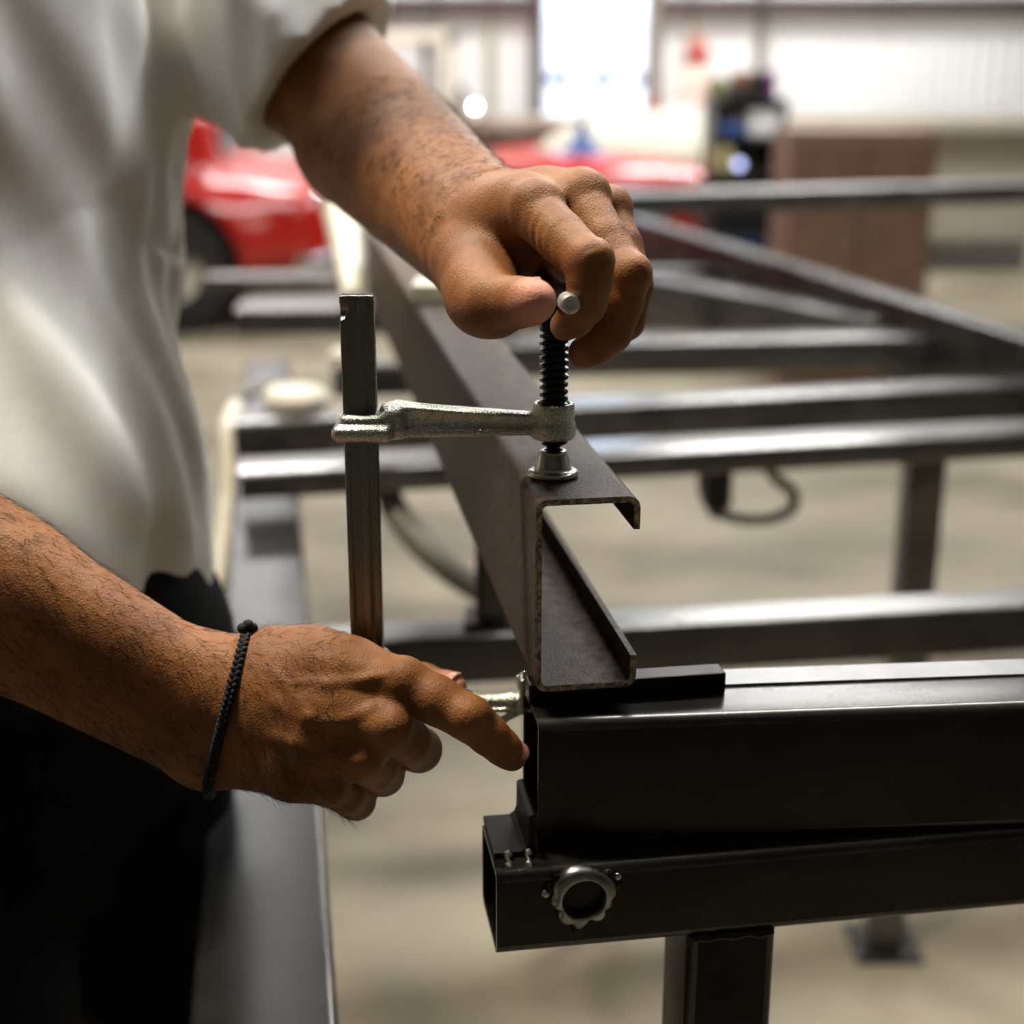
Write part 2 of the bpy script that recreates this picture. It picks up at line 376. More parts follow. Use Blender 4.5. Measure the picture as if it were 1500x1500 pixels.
    def mesh(s):
        """surface nets"""
        v = s.v; ins = v < 0
        c = np.zeros(np.array(v.shape) - 1, np.int8)
        for i in (0, 1):
            for j in (0, 1):
                for k in (0, 1): c += ins[i:v.shape[0] - 1 + i, j:v.shape[1] - 1 + j, k:v.shape[2] - 1 + k]
        act = (c > 0) & (c < 8); idx = np.full(c.shape, -1, np.int64); I = np.argwhere(act); idx[act] = np.arange(len(I))
        P = np.zeros((len(I), 3)); N = np.zeros(len(I))
        cor = [(i, j, k) for i in (0, 1) for j in (0, 1) for k in (0, 1)]
        val = {q: v[I[:, 0] + q[0], I[:, 1] + q[1], I[:, 2] + q[2]] for q in cor}
        for a in cor:
            for ax in range(3):
                if a[ax] == 0:
                    b = list(a); b[ax] = 1; b = tuple(b); va, vb = val[a], val[b]; m = (va < 0) != (vb < 0)
                    t = np.where(m, va / np.where(m, va - vb, 1), 0)
                    pt = np.tile(np.array(a, float), (len(I), 1)); pt[:, ax] += t
                    P += pt * m[:, None]; N += m
        P = s.lo + s.h * (I + P / N[:, None])
        F = []
        for ax in range(3):
            o1, o2 = (ax + 1) % 3, (ax + 2) % 3
            sa = [slice(None)] * 3; sb = [slice(None)] * 3; sa[ax] = slice(0, -1); sb[ax] = slice(1, None)
            E = np.argwhere(ins[tuple(sa)] != ins[tuple(sb)])
            ok = (E[:, o1] > 0) & (E[:, o2] > 0) & (E[:, o1] < v.shape[o1] - 1) & (E[:, o2] < v.shape[o2] - 1); E = E[ok]
            flip = ins[tuple(E.T)]
            def at(d1, d2):
                e = E.copy(); e[:, o1] += d1; e[:, o2] += d2; return idx[e[:, 0], e[:, 1], e[:, 2]]
            q = np.stack([at(-1, -1), at(0, -1), at(0, 0), at(-1, 0)], 1)
            q[~flip] = q[~flip][:, ::-1]; F.append(q)
        return P, np.concatenate(F)
def relax(P, F, n=2, lam=.5):
    e = np.concatenate([F[:, [0, 1]], F[:, [1, 2]], F[:, [2, 3]], F[:, [3, 0]]]); e = np.concatenate([e, e[:, ::-1]])
    cnt = np.bincount(e[:, 0], minlength=len(P))[:, None]
    for _ in range(n):
        a = np.stack([np.bincount(e[:, 0], weights=P[e[:, 1], k], minlength=len(P)) for k in range(3)], 1)
        P = P + lam * (a / np.maximum(cnt, 1) - P)
    return P
def np_mesh(name, P, F, m, parent=None, origin=None, smooth=True):
    org = world_of(parent) if parent is not None else np.asarray(origin if origin is not None else (0, 0, 0), float)
    me = bpy.data.meshes.new(name); Q = (P - org).astype(np.float32)
    me.vertices.add(len(Q)); me.vertices.foreach_set('co', Q.ravel())
    me.loops.add(F.size); me.loops.foreach_set('vertex_index', F.ravel().astype(np.int32))
    me.polygons.add(len(F)); me.polygons.foreach_set('loop_start', np.arange(0, F.size, 4, dtype=np.int32))
    me.update(calc_edges=True); me.validate()
    me.materials.append(m)
    if smooth: me.polygons.foreach_set('use_smooth', [True] * len(me.polygons))
    o = bpy.data.objects.new(name, me); COL.objects.link(o)
    if parent is not None: o.parent = parent
    else: o.location = tuple(org)
    return o

# ================================================================== the workshop shell
X0, X1, Y0, Y1 = -5.5, 6.0, -3.0, 10.4
def structure(name, mb, m): o = mb.build(name, m); o['kind'] = 'structure'; return o
structure('floor', MB().box(((X0 + X1) / 2, (Y0 + Y1) / 2, -.06), (X1 - X0 + .4, Y1 - Y0 + .4, .12)), M['floor'])
structure('ceiling', MB().box(((X0 + X1) / 2, (Y0 + Y1) / 2, CEIL + .06), (X1 - X0 + .4, Y1 - Y0 + .4, .12)), M['ceil'])
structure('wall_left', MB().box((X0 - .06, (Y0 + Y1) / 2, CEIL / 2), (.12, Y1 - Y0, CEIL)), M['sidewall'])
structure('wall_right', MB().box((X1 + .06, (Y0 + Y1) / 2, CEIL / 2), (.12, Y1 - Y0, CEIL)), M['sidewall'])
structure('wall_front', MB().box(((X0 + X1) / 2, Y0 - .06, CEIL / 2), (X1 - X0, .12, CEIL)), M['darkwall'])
# back wall: ribbed white sheets around the window opening
WX0, WX1 = atY(798, 100, Y1)[0], atY(946, 100, Y1)[0]; WZ0, WZ1 = atY(870, 186, Y1)[2], 3.55
back = MB()
for (xa, xb, za, zb) in ((X0, WX0, 0, CEIL), (WX1, X1, 0, CEIL), (WX0, WX1, 0, WZ0), (WX0, WX1, WZ1, CEIL)):
    back.box(((xa + xb) / 2, Y1 + .06, (za + zb) / 2), (xb - xa, .12, zb - za))
wb = structure('wall_back', back, M['wallw'])
sheets = []
def wall_sheet(xa, xb, za, zb):
    mb = MB(); n = max(2, int(round((xb - xa) / .10))); pts = []
    for i in range(n):
        w = (xb - xa) / n; x = xa + w * i
        pts += [(x + .04 * w, .0), (x + .26 * w, .0), (x + .36 * w, .028), (x + .74 * w, .028), (x + .84 * w, 0)]
    v = []; f = []
    for (x, d) in pts: v += [(x, Y1 - .004 - d, za), (x, Y1 - .004 - d, zb)]
    for i in range(len(pts) - 1): f.append((2 * i, 2 * i + 2, 2 * i + 3, 2 * i + 1))
    o = link_mesh('wall_panel', [np.array(p) - np.array(wb.location) for p in v], f, M['wallw'], wb); return o
x = X0 + .02
for xa, xb in ((X0 + .02, -3.6), (-3.58, -2.7), (-2.68, -1.8), (-1.78, -.9), (-.88, WX0 - .07), (WX1 + .07, 1.75), (1.77, 2.6), (2.62, 3.5), (3.52, 4.7), (4.72, X1 - .02)):
    wall_sheet(xa, xb, .02, 1.90); wall_sheet(xa, xb, 1.98, CEIL - .02)
zt = atY(1000, 8, Y1)[2]
for i, (xa, xb, z) in enumerate(((X0, WX0 - .1, zt), (WX1 + .1, X1, zt), (X0, X1, 3.80))):
    structure('trim_%d' % (i + 1), MB().box(((xa + xb) / 2, Y1 - .08, z), (xb - xa, .10, .10), bev=.01), M['girt'])
# wall posts (steel uprights between the sheets)
k = 4
for px in (1112, 1012, 720, 640):
    xx = atY(px, 60, Y1)[0]
    structure('trim_%d' % k, MB().box((xx, Y1 - .055, 1.45), (.035 if px != 1112 else .07, .05, 2.2), bev=.005), M['frame' if px == 1112 else 'bench']); k += 1
wroot = empty('window_1', ((WX0 + WX1) / 2, Y1, WZ0)); wroot['kind'] = 'structure'
cx = (WX0 + WX1) / 2
MB().box((WX0 - .05, Y1 - .03, (WZ0 + WZ1) / 2), (.09, .16, WZ1 - WZ0 + .16), bev=.01).build('window_jamb', M['girt'], wroot)
MB().box((WX1 + .05, Y1 - .03, (WZ0 + WZ1) / 2), (.09, .16, WZ1 - WZ0 + .16), bev=.01).build('window_jamb', M['frame'], wroot)
MB().box((cx, Y1 - .03, WZ0 - .03), (WX1 - WX0 + .2, .2, .05), bev=.01).build('window_sill', M['bench'], wroot)
MB().box((cx, Y1 - .03, WZ1 + .03), (WX1 - WX0 + .2, .16, .08), bev=.01).build('window_head', M['frame'], wroot)
MB().box((cx, Y1 + .03, (WZ0 + WZ1) / 2), (WX1 - WX0, .008, WZ1 - WZ0)).build('window_pane', M['glass'], wroot)

# outside the window: a yard and a pale van
structure('ground_outside', MB().box((0, 24, -.1), (60, 27, .1)), mat('yard_gravel', (.62, .60, .56), rough=.9))
def sdf_obj(name, lo, hi, h, fn, m, parent=None, origin=None, rel=1):
    s = SDF(lo, hi, h); fn(s); P, F = s.mesh(); P = relax(P, F, rel); return np_mesh(name, P, F, m, parent, origin)
van = tag(empty('van', (1.2, 16.5, 0)), 'white van parked outside beyond the window', 'van')
def vanbody(s):
    s.box((1.2, 16.5, 1.05), (4.4, 1.7, 1.3), r=.25, k=0); s.box((.95, 16.5, 1.75), (3.6, 1.6, .8), r=.3, k=.15)
    for xx in (-.2, 2.6): s.cylz((xx, 15.7, .42), .40, .35, k=.02, op='s', axis=1)
sdf_obj('body', (-1.4, 15.4, .2), (3.8, 17.6, 2.4), .06, vanbody, M['white'], van)
for (xa, xb, ya, yb) in ((866, 903, 106, 124), (928, 985, 106, 124), (800, 838, 106, 124)):
    pa, pb = atY(xa, yb, 15.62), atY(xb, ya, 15.62); MB().box(((pa[0] + pb[0]) / 2, 15.66, (pa[2] + pb[2]) / 2), (pb[0] - pa[0], .06, pb[2] - pa[2]), bev=.02).build('window', M['vanglass'], van)
pa, pb = atY(842, 181, 15.5), atY(915, 166, 15.5); MB().box(((pa[0] + pb[0]) / 2, 15.6, (pa[2] + pb[2]) / 2), (pb[0] - pa[0], .10, pb[2] - pa[2]), bev=.02).build('side_strip', M['lilac'], van)
for xx in (-.2, 2.6): MB().lathe((xx, 15.62, .36), [(.14, -.02), (.16, 0), (.33, 0), (.36, .04), (.36, .2)], (0, 1, 0)).build('wheel', M['rubber'], van)

# ceiling tube lights
for i, (x, y, z, sx, sy, p) in enumerate(LAMPS):
    t = tag(empty('tube_light', (x, y, z)), ['ceiling tube light hanging low over the clamped work', 'ceiling tube light over the trailer frame, near row on the window side',
        'ceiling tube light in the middle row above the car side', 'ceiling tube light in the middle row towards the dark rack',
        'ceiling tube light in the far row over the red car', 'ceiling tube light in the far row over the workbench'][i], 'light', 'ceiling tube lights')
    MB().box((x, y, z + .02), (sx, sy, .05), bev=.01).build('housing', M['white'], t)
    for sg in (-1, 1):
        MB().tube([(x - sx * .48, y + sg * sy * .25, z - .03), (x + sx * .48, y + sg * sy * .25, z - .03)], .016, 12).build('tube', M['lampm'], t)
        MB().tube([(x + sg * sx * .4, y, z + .04), (x + sg * sx * .4, y, CEIL)], .006, 6).build('hanger_rod', M['frame'], t)

# ================================================================== the work: channel, tubes, bar
ZT = A0[2]; ZB = ZT - .0925; Z2 = ZB - .0105; Z3 = Z2 - .0657; Z4 = Z3 - .0435
# lipped channel
def lipped_channel():
    w, h, lip, t, ro = .0478, .0925, .0157, .0029, .0056; e = t
    cs = [(w, -lip), (w, 0), (0, 0), (0, -h), (w, -h), (w, -h + lip)]
    cor = cs[1:-1]; out = []; inn = []
    def arc(c, a0, a1, n=6):
        for k in range(n + 1):
            a = R(a0 + (a1 - a0) * k / n); dx, dz = math.cos(a), math.sin(a)
            out.append((c[0] + ro * dx, c[1] + ro * dz)); inn.append((c[0] + (ro - t) * dx, c[1] + (ro - t) * dz))
    out.append((w, -lip)); inn.append((w - t, -lip))
    arc((w - ro, -ro), 0, 90); arc((ro, -ro), 90, 180); arc((ro, -h + ro), 180, 270); arc((w - ro, -h + ro), 270, 360)
    out.append((w, -h + lip)); inn.append((w - t, -h + lip))
    n = len(out); us = list(np.linspace(0, 1.30, 14)); v = []; f = []; fm = []
    for uu in us:
        for (a, b) in out + inn: v.append(L(a, uu, b) - L(.024, 0, -h))
    m = 2 * n
    for i in range(len(us) - 1):
        for k in range(n - 1):
            f.append((i * m + k, i * m + k + 1, (i + 1) * m + k + 1, (i + 1) * m + k)); fm.append(0)
            f.append((i * m + n + k, (i + 1) * m + n + k, (i + 1) * m + n + k + 1, i * m + n + k + 1)); fm.append(0)
        for k in (0, n - 1): f.append((i * m + k, (i + 1) * m + k, (i + 1) * m + n + k, i * m + n + k)); fm.append(0)
    for i in (0, len(us) - 1):
        for k in range(n - 1): f.append((i * m + k, i * m + n + k, i * m + n + k + 1, i * m + k + 1)); fm.append(1)
    o = link_mesh('channel_beam', v, f, None, smooth=True, mats=[M['channel'], M['edge']], fm=fm)
    o.location = tuple(L(.024, 0, -h)); fix_normals(o.data); o.data.set_sharp_from_angle(angle=R(35))
    return tag(o, 'brown lipped steel channel held under the clamp, open end towards the viewer', 'steel channel')
lipped_channel()
def plain_tube(name, p0, p1, w, h, m, label, cat, wall=.003, r=.005, group=None):
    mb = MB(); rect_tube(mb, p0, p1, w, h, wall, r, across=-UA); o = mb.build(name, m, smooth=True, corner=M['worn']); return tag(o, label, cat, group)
# the dark rectangular tube under the channel end
az = R(85.1); d1 = np.array([math.sin(az), math.cos(az), 0]); n1 = np.array([-d1[1], d1[0], 0])     # n1 points away from the viewer
q0 = L(.0002, -.0097, 0); q0[2] = (Z2 + Z3) / 2
plain_tube('rectangular_tube', q0 + UA * .0222, q0 + UA * .0222 + d1 * .62, .0440, Z2 - Z3, M['scale'], 'black rectangular steel tube lying under the channel end, its open end by the fingertip', 'steel tube', .0028, .005)
q1 = L(.030, .0300, 0); q1[2] = Z2 + .0006
o = MB().box(q1 + d1 * .29, (.58, .0185, .0012), (d1, n1, np.array([0, 0, 1.])), bev=.0003).build('steel_strip', M['galv']); tag(o, 'bright thin steel strip lying along the back of the black rectangular tube', 'steel strip')
b0 = L(.0, .0145, -.0925 - .00525)
o = MB().box(b0 + VA * .0465, (.0955, .0122, .0105), (VA, UA, np.array([0, 0, 1.])), bev=.0009).build('flat_bar', M['scale_b'])
tag(o, 'short dark flat bar packed between the channel and the black tube', 'steel bar')

# ------------------------------------------------------------------ welded stand: lower tube, legs, angle, ring
st = tag(empty('welded_stand', (L(.0917, -.006, 0)[0], L(.0917, -.006, 0)[1], 0)), 'dark welded steel stand carrying the black tube, steel ring welded on its front', 'stand')
mb = MB(); zc = (Z3 + Z4) / 2
def LZ(v, u, z): p = L(v, u, 0); p[2] = z; return p
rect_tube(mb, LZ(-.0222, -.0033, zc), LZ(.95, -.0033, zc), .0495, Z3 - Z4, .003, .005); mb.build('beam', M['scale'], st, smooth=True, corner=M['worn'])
for vv in (.0918, .86):
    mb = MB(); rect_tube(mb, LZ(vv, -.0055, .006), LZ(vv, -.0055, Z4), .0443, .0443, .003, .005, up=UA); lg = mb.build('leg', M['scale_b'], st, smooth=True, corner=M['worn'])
    MB().box(LZ(vv, -.0055, .003), (.09, .09, .006), (VA, UA, np.array([0, 0, 1.])), bev=.001).build('foot_plate', M['scale'], st)
    MB().tube([LZ(vv - .02 + .004 * i, -.0282, Z4 - .0005 + .0006 * math.sin(i * 2.1)) for i in range(11)], [.0016 + .0004 * math.sin(i * 1.7) for i in range(11)], 8).build('weld_seam', M['scale'], st, smooth=True)
# angle piece: flat leg on the tube, upright leg by the tube end
prof = [(-.0215, 0), (-.0215, .0028), (-.0085, .0028), (-.0062, .0045), (-.0052, .0075), (-.0050, .0205), (-.0030, .0215), (-.0018, .0212), (-.0018, 0)]
v = [LZ(a, uu, Z3 + b) for uu in (-.0145, .0215) for (a, b) in prof]; n = len(prof)
f = [tuple(range(n))[::-1], tuple(range(n, 2 * n))] + [(k, (k + 1) % n, n + (k + 1) % n, n + k) for k in range(n)]
MB().add(v, f).build('angle_bracket', M['scale_b'], st)
for vv, rr in ((-.0155, .0022), (-.0060, .0021)):
    mb = MB(); pts = [LZ(vv + .0006 * math.sin(i * 2), -.0150 - .0013 * i, Z3 + .0030 - .00055 * i) for i in range(8)]
    mb.tube(pts, [rr * (.7 + .3 * math.sin(i * 1.3 + 1)) for i in range(8)], 10).build('weld_bead', M['weld'], st, smooth=True)
# ring (lumpy, welded)
rc = L(.0177, -.0281, 0); rc[2] = Z3 - .0143
mb = MB(); nn = 72; v = []; f = []
def ring_out(t):
    r = .0156 + .0004 * math.sin(3 * t + 1)
    for a, dep, w in ((-10, .0022, 9), (205, .0026, 9), (247, .0020, 8), (285, .0034, 12), (328, .0024, 9), (168, .0014, 10)):
        dd = (math.degrees(t) - a + 180) % 360 - 180; r -= dep * math.exp(-(dd / w) ** 2)
    return r
prof = lambda t: [(.0095, 0), (.0095, .0045), (.0105, .0058), (ring_out(t) - .0022, .0058), (ring_out(t), .0040), (ring_out(t) + .0004, 0)]
for k in range(nn):
    t = 2 * math.pi * k / nn
    for (r, h) in prof(t): v.append(rc + VA * (r * math.cos(t)) + np.array([0, 0, 1.]) * (r * math.sin(t)) - UA * h)
m = 6
for k in range(nn):
    j = (k + 1) % nn
    for i in range(m): f.append((k * m + i, k * m + (i + 1) % m, j * m + (i + 1) % m, j * m + i))
MB().add(v, f).build('ring', M['nut'], st, smooth=True, sharp=50)
for a, r, s in ((170, .0176, .0023), (28, .0186, .0020), (160, .0160, .0028), (15, .0166, .0026), (262, .0165, .0028), (40, .0160, .0030), (140, .0158, .0026)):
    p = rc + VA * r * math.cos(R(a)) + np.array([0, 0, 1.]) * r * math.sin(R(a)) - UA * .0012
    MB().lathe(p, [(s * math.cos(R(t)) + 1e-5, s * .8 * math.sin(R(t))) for t in range(-30, 91, 15)], -UA, 16).build('weld_dot', M['weld' if s < .0024 else 'scale'], st, smooth=True)

# ================================================================== the clamp
YS = .6458
XB = atY(528, 600, YS)[0]; XS = .0193
cl = tag(empty('bar_clamp', (XB, YS, .955)), 'zinc plated bar clamp with black screw pressing on the brown channel', 'clamp')
zbt = atY(528, 431, YS)[2]; zbb = .956
def barf(s):
    zc = (zbt + zbb) / 2
    s.box((XB, YS, zc), (.0156, .0082, zbt - zbb), r=.0009, k=0)
    for sg in (-1, 1):
        for dx, w in ((-.0022, .0062), (.0048, .0030)): s.box((XB + dx, YS + sg * .0053, zc), (w, .0046, zbt - zbb + .02), r=.0014, k=.0012, op='s')
    s.ell((XB - .0074, YS - .0044, zbt - .0075), (.0042, .0032, .0036), k=.0006, op='s')
sdf_obj('clamp_bar', (XB - .010, YS - .007, zbb - .003), (XB + .010, YS + .007, zbt + .003), .0005, barf, M['zincbar'], cl, rel=1)
zf0, zf1, zf2 = atY(530, 640, YS)[2], atY(530, 616, YS)[2], atY(530, 603, YS)[2]
def armf(s):
    xa, xb = atY(489, 620, YS)[0], atY(577, 620, YS)[0]
    s.box(((xa + xb) / 2, YS, (zf0 + zf1) / 2), (xb - xa, .028, zf1 - zf0), r=.0034, k=0)
    s.box(((xa + xb) / 2 + .0006, YS, zf1), (xb - xa - .006, .0205, 2 * (zf2 - zf1)), r=.0030, k=.0012)
    # arm tapering towards the screw, with a lower flange
    zT = (atY(585, 591, YS)[2], atY(790, 606, YS)[2]); zB = (atY(585, 637, YS)[2], atY(790, 634, YS)[2])
    s.taper(xb - .006, XS - .004, YS, (.0046, .0036), zB, zT, r=.0024, k=.0016)
    s.taper(xb - .004, XS - .004, YS, (.0074, .0058), zB, (zB[0] + .0040, zB[1] + .0034), r=.0012, k=.0022)
    s.taper(xb + .002, XS - .008, YS, (.0056, .0044), (zT[0] - .0030, zT[1] - .0024), zT, r=.0012, k=.0020)
    s.box((xb + .0005, YS, atY(585, 615, YS)[2]), (.010, .019, .0135), r=.004, k=.004)
    s.cone((xb + .002, YS, atY(575, 598, YS)[2]), (xb + .016, YS, atY(600, 602, YS)[2]), .0036, .0022, k=.003)
    zc0, zc1 = atY(810, 641, YS)[2], atY(810, 589, YS)[2]
    s.cylz((XS, YS, (zc0 + zc1) / 2), .0098, (zc1 - zc0) / 2, k=.0022, rd=.0016)
    s.cylz((XS, YS, zc0 + .0038), .0105, .0036, k=.0012, rd=.0014)
    s.cylz((XS, YS, zc1), .0074, .0022, k=.0006, op='s', rd=.0004)
sdf_obj('sliding_arm', (-.092, YS - .020, zf0 - .008), (XS + .016, YS + .020, zf2 + .012), .0006, armf, M['zinc'], cl, rel=2)
# screw thread
def thread(z0, z1, rc, ro, pitch):
    n = 40; per = 14; turns = (z1 - z0) / pitch; rows = int(turns * per); v = []; f = []
    for i in range(rows + 1):
        for k in range(n):
            z = z0 + (z1 - z0) * i / rows; th = 2 * math.pi * k / n
            ph = ((z - z0) / pitch - th / (2 * math.pi)) % 1.0
            w = min(1, max(0, (.30 - abs(ph - .5)) / .09)); w = w * w * (3 - 2 * w)
            end = min(1, (z - z0) / .001, (z1 - z) / .001)
            r = rc + (ro - rc) * w * max(0, end); v.append((XS + r * math.cos(th), YS + r * math.sin(th), z))
    for i in range(rows):
        for k in range(n): f.append((i * n + k, i * n + (k + 1) % n, (i + 1) * n + (k + 1) % n, (i + 1) * n + k))
    f.append(tuple(range(n))[::-1]); f.append(tuple(rows * n + k for k in range(n)))
    return MB().add(v, f)
zs0 = atY(810, 640, YS)[2]; 
thread(zs0 - .0035, zs0 + .052, .0052, .0067, .0034).build('screw', M['oxide'], cl, smooth=True, sharp=60)
MB().lathe((XS, YS, zs0), [(.0030, .050), (.0066, .050), (.0066, .070), (.0054, .0715), (.0020, .0715)]).build('screw_head', M['oxide'], cl, smooth=True)
MB().lathe((XS, YS, ZT + .0105), [(.0026, 0), (.0030, .0018), (.0034, .0040), (.0052, .0078), (.0058, .0090), (.0058, .0105), (.0040, .0108)]).build('screw_tip', M['oxide'], cl, smooth=True)
MB().lathe((XS, YS, ZT), [(.0100, 0), (.0118, .0003), (.0123, .0012), (.0121, .0022), (.0112, .0030), (.0096, .0034), (.0086, .0038), (.0081, .0050), (.0077, .0078), (.0070, .0108), (.0064, .0122), (.0052, .0128), (.0044, .0126), (.0041, .0112), (.001, .0108)], n=56).build('swivel_pad', M['zincs'], cl, smooth=True, sharp=60)
pe = W(836, 446, .606); pc = np.array([XS, YS, atY(813, 425, YS)[2]]); pd = (pc - pe) / np.linalg.norm(pc - pe)
PIN = (pe, pd)
MB().lathe(pe, [(.0006, .0004), (.0013, .0004), (.0015, .0010), (.0019, .0010), (.0021, 0), (.0036, 0), (.0043, .0007), (.0043, .009), (.0040, .0095)], pd, 28, caps=True).build('pin_tip', M['pin'], cl, smooth=True, sharp=40)
MB().lathe(pe, [(.001, .0088), (.0044, .0088), (.0046, .0100), (.0046, .078), (.0036, .080), (.001, .080)], pd, 24).build('handle_pin', M['oxide'], cl, smooth=True)
# fixed jaw at the bottom of the bar
YJ = .640
def jawf(s):
    a = np.array([XB, YS, .9765]); b = atY(700, 1029, YJ); c = atY(752, 1028, YJ); d = atY(768, 1030, YJ)
    s.box((XB, YS, .972), (.022, .016, .024), r=.004, k=0)
    s.cone(a, b, .0068, .0044, k=.003); s.cone(b, c, .0042, .0044, k=.002); s.cone(c, d, .0050, .0042, k=.002)
    s.box(atY(738, 1034, YJ) , (.030, .012, .0022), r=.0009, k=.0012)
    p = atY(765, 1012, YJ); s.box(p, (.0026, .012, .016), r=.0009, k=.002)
    s.cone(atY(768, 985, YJ - .004), atY(769, 1005, YJ - .004), .0010, .0014, k=.001); s.cone(atY(759, 992, YJ + .004), atY(762, 1008, YJ + .004), .0012, .0014, k=.001)
    q = [atY(725, 1056, YJ), atY(738, 1054, YJ), atY(750, 1046, YJ), atY(764, 1040, YJ)]
    s.chain(q, [.0016, .0018, .0020, .0024], k=.0015)
sdf_obj('fixed_jaw', (XB - .016, YJ - .016, .94), (.013, YS + .014, 1.0), .0006, jawf, M['zinc'], cl, rel=2)

# ================================================================== trailer frame behind (one welded thing)
ZF = .80
fr = tag(empty('trailer_frame', (onZ(420, 1000, ZF)[0], onZ(420, 1000, ZF)[1], 0)), 'welded ladder frame of bare steel tubes standing behind the clamped channel', 'steel frame')
def frail(name, a, b, w, h, m, top=ZF, par=fr, r=.006):
    a = np.array(a, float); b = np.array(b, float); a[2] = b[2] = top - h / 2
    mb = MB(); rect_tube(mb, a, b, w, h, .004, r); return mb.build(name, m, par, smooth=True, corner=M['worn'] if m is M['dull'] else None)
# side rail on the near left, running away along the channel direction
ZL = ZF - .062; e1 = onZ(497, 1500, ZL); e2 = onZ(440, 740, ZL); dirr = (e2 - e1) / np.linalg.norm(e2 - e1); left = np.array([-dirr[1], dirr[0], 0])

frail('side_rail', e1 + left * .0425 - dirr * .55, e1 + left * .0425 + dirr * 2.05, .085, .06, M['dull'], ZL)
# far side rail on the right
g1 = onZ(1171, 389, ZF + .05); g2 = onZ(950, 322, ZF + .05); dg = (g2 - g1) / np.linalg.norm(g2 - g1)
frail('side_rail', g1 - dg * 1.2, g1 + dg * 2.0, .058, .16, M['scale'], ZF + .05)
def cross(pa, pb, hh, depth, top, m, xl, xr, name='cross_member', par=fr):
    """cross member whose near top edge is sighted along pa-pb; trimmed to x from xl to xr"""
    a = onZ(*pa, top); b = onZ(*pb, top); d = (b - a) / np.linalg.norm(b - a); n = np.array([-d[1], d[0], 0]); n = n if n[1] > 0 else -n
    p0 = a + d * ((xl - a[0]) / d[0]) + n * depth / 2; p1 = a + d * ((xr - a[0]) / d[0]) + n * depth / 2
    return frail(name, p0, p1, depth, hh, m, top, par)
xe = lambda px, py, top: onZ(px, py, top)[0]
cross((600, 938), (1171, 906), .045, .050, ZF, M['rail'], xe(470, 940, ZF), 1.1)
cross((900, 666), (1171, 652), .034, .085, ZF, M['raild'], xe(346, 700, ZF), 1.5)
cross((880, 594), (1171, 580), .062, .075, ZF, M['raild'], xe(350, 610, ZF), 1.7)
cross((900, 502), (1171, 497), .062, .10, ZF, M['raild'], xe(605, 520, ZF), 1.9)
cross((1000, 418), (1171, 448), .09, .10, ZF, M['raild'], xe(930, 400, ZF), 2.6, 'brace')
cross((362, 452), (560, 450), .056, .16, ZF, M['raild'], xe(345, 452, ZF), xe(590, 450, ZF))
cross((487, 534), (603, 533), .056, .05, ZF, M['raild'], xe(487, 534, ZF), xe(603, 533, ZF))
cross((330, 405), (500, 404), .03, .10, ZF, M['raild'], xe(300, 405, ZF), xe(520, 405, ZF))
cross((960, 396), (1110, 393), .03, .08, ZF - .02, M['rail'], xe(955, 396, ZF), xe(1110, 396, ZF))
# legs under the frame
def on_rail(x, pa, pb, depth, top):
    a, b = onZ(*pa, top), onZ(*pb, top); return a[1] + (b[1] - a[1]) * (x - a[0]) / (b[0] - a[0]) + depth / 2
def on_side(y):
    c = e1 + left * .0425; return c[0] + dirr[0] * (y - c[1]) / dirr[1]
for (x, Y, top) in ((on_side(2.05), 2.05, ZL - .06), (on_side(.60), .60, ZL - .06), (.56, on_rail(.56, (900, 666), (1171, 652), .085, ZF), ZF - .034), (1.3, on_rail(1.3, (900, 502), (1171, 497), .10, ZF), ZF - .062)):
    p = (x, Y); mb = MB(); rect_tube(mb, (x, Y, .004), (x, Y, top), .05, .05, .004, .005, up=(0, 1, 0)); mb.build('leg', M['rail'], fr, smooth=True)
    MB().box((p[0], Y, .004), (.10, .10, .008), bev=.002).build('foot_plate', M['scale'], fr)
pp = onZ(722, 922, ZF); mb = MB(); rect_tube(mb, (pp[0], pp[1] + .02, ZF + .006), (pp[0], pp[1] + .02, ZB - .002), .030, .030, .003, .004, up=(0, 1, 0)); o = mb.build('spacer_post', M['rail'], smooth=True)
tag(o, 'short grey square post standing on the near cross tube, under the channel', 'post')
MB().box((pp[0], pp[1] + .02, ZF + .003), (.05, .045, .006), bev=.001).build('base_plate', M['scale'], o)
def spline(P, n=8):
    P = [np.asarray(p, float) for p in P]; Q = [2 * P[0] - P[1]] + P + [2 * P[-1] - P[-2]]; o = []
    for i in range(1, len(Q) - 2):
        for k in range(n):
            t = k / n; o.append(.5 * (2 * Q[i] + (Q[i + 1] - Q[i - 1]) * t + (2 * Q[i - 1] - 5 * Q[i] + 4 * Q[i + 1] - Q[i + 2]) * t * t + (-Q[i - 1] + 3 * Q[i] - 3 * Q[i + 1] + Q[i + 2]) * t ** 3))
    return o + [P[-1]]
# screw jack with a hose ring hanging under the second cross member
pj = onZ(1058, 690, ZF - .04)
J = np.array([pj[0], pj[1] + .03, 0]); jb = atY(1058, 744, pj[1] + .03)[2]
MB().lathe(J, [(.010, jb - .012), (.014, jb), (.019, jb + .004), (.019, ZF - .036)], n=24).build('levelling_stub', M['black'], fr, smooth=True)
o = MB().tube(spline([atY(x, y, pj[1] + .05) for x, y in ((1036, 672), (1030, 712), (1044, 744), (1080, 759), (1128, 759), (1160, 744), (1160, 720), (1136, 700), (1118, 676))]), .0085, 12).build('cable_loop', M['hose2'], smooth=True); tag(o, 'grey cable loop hanging round the black stub under the cross tube', 'cable')
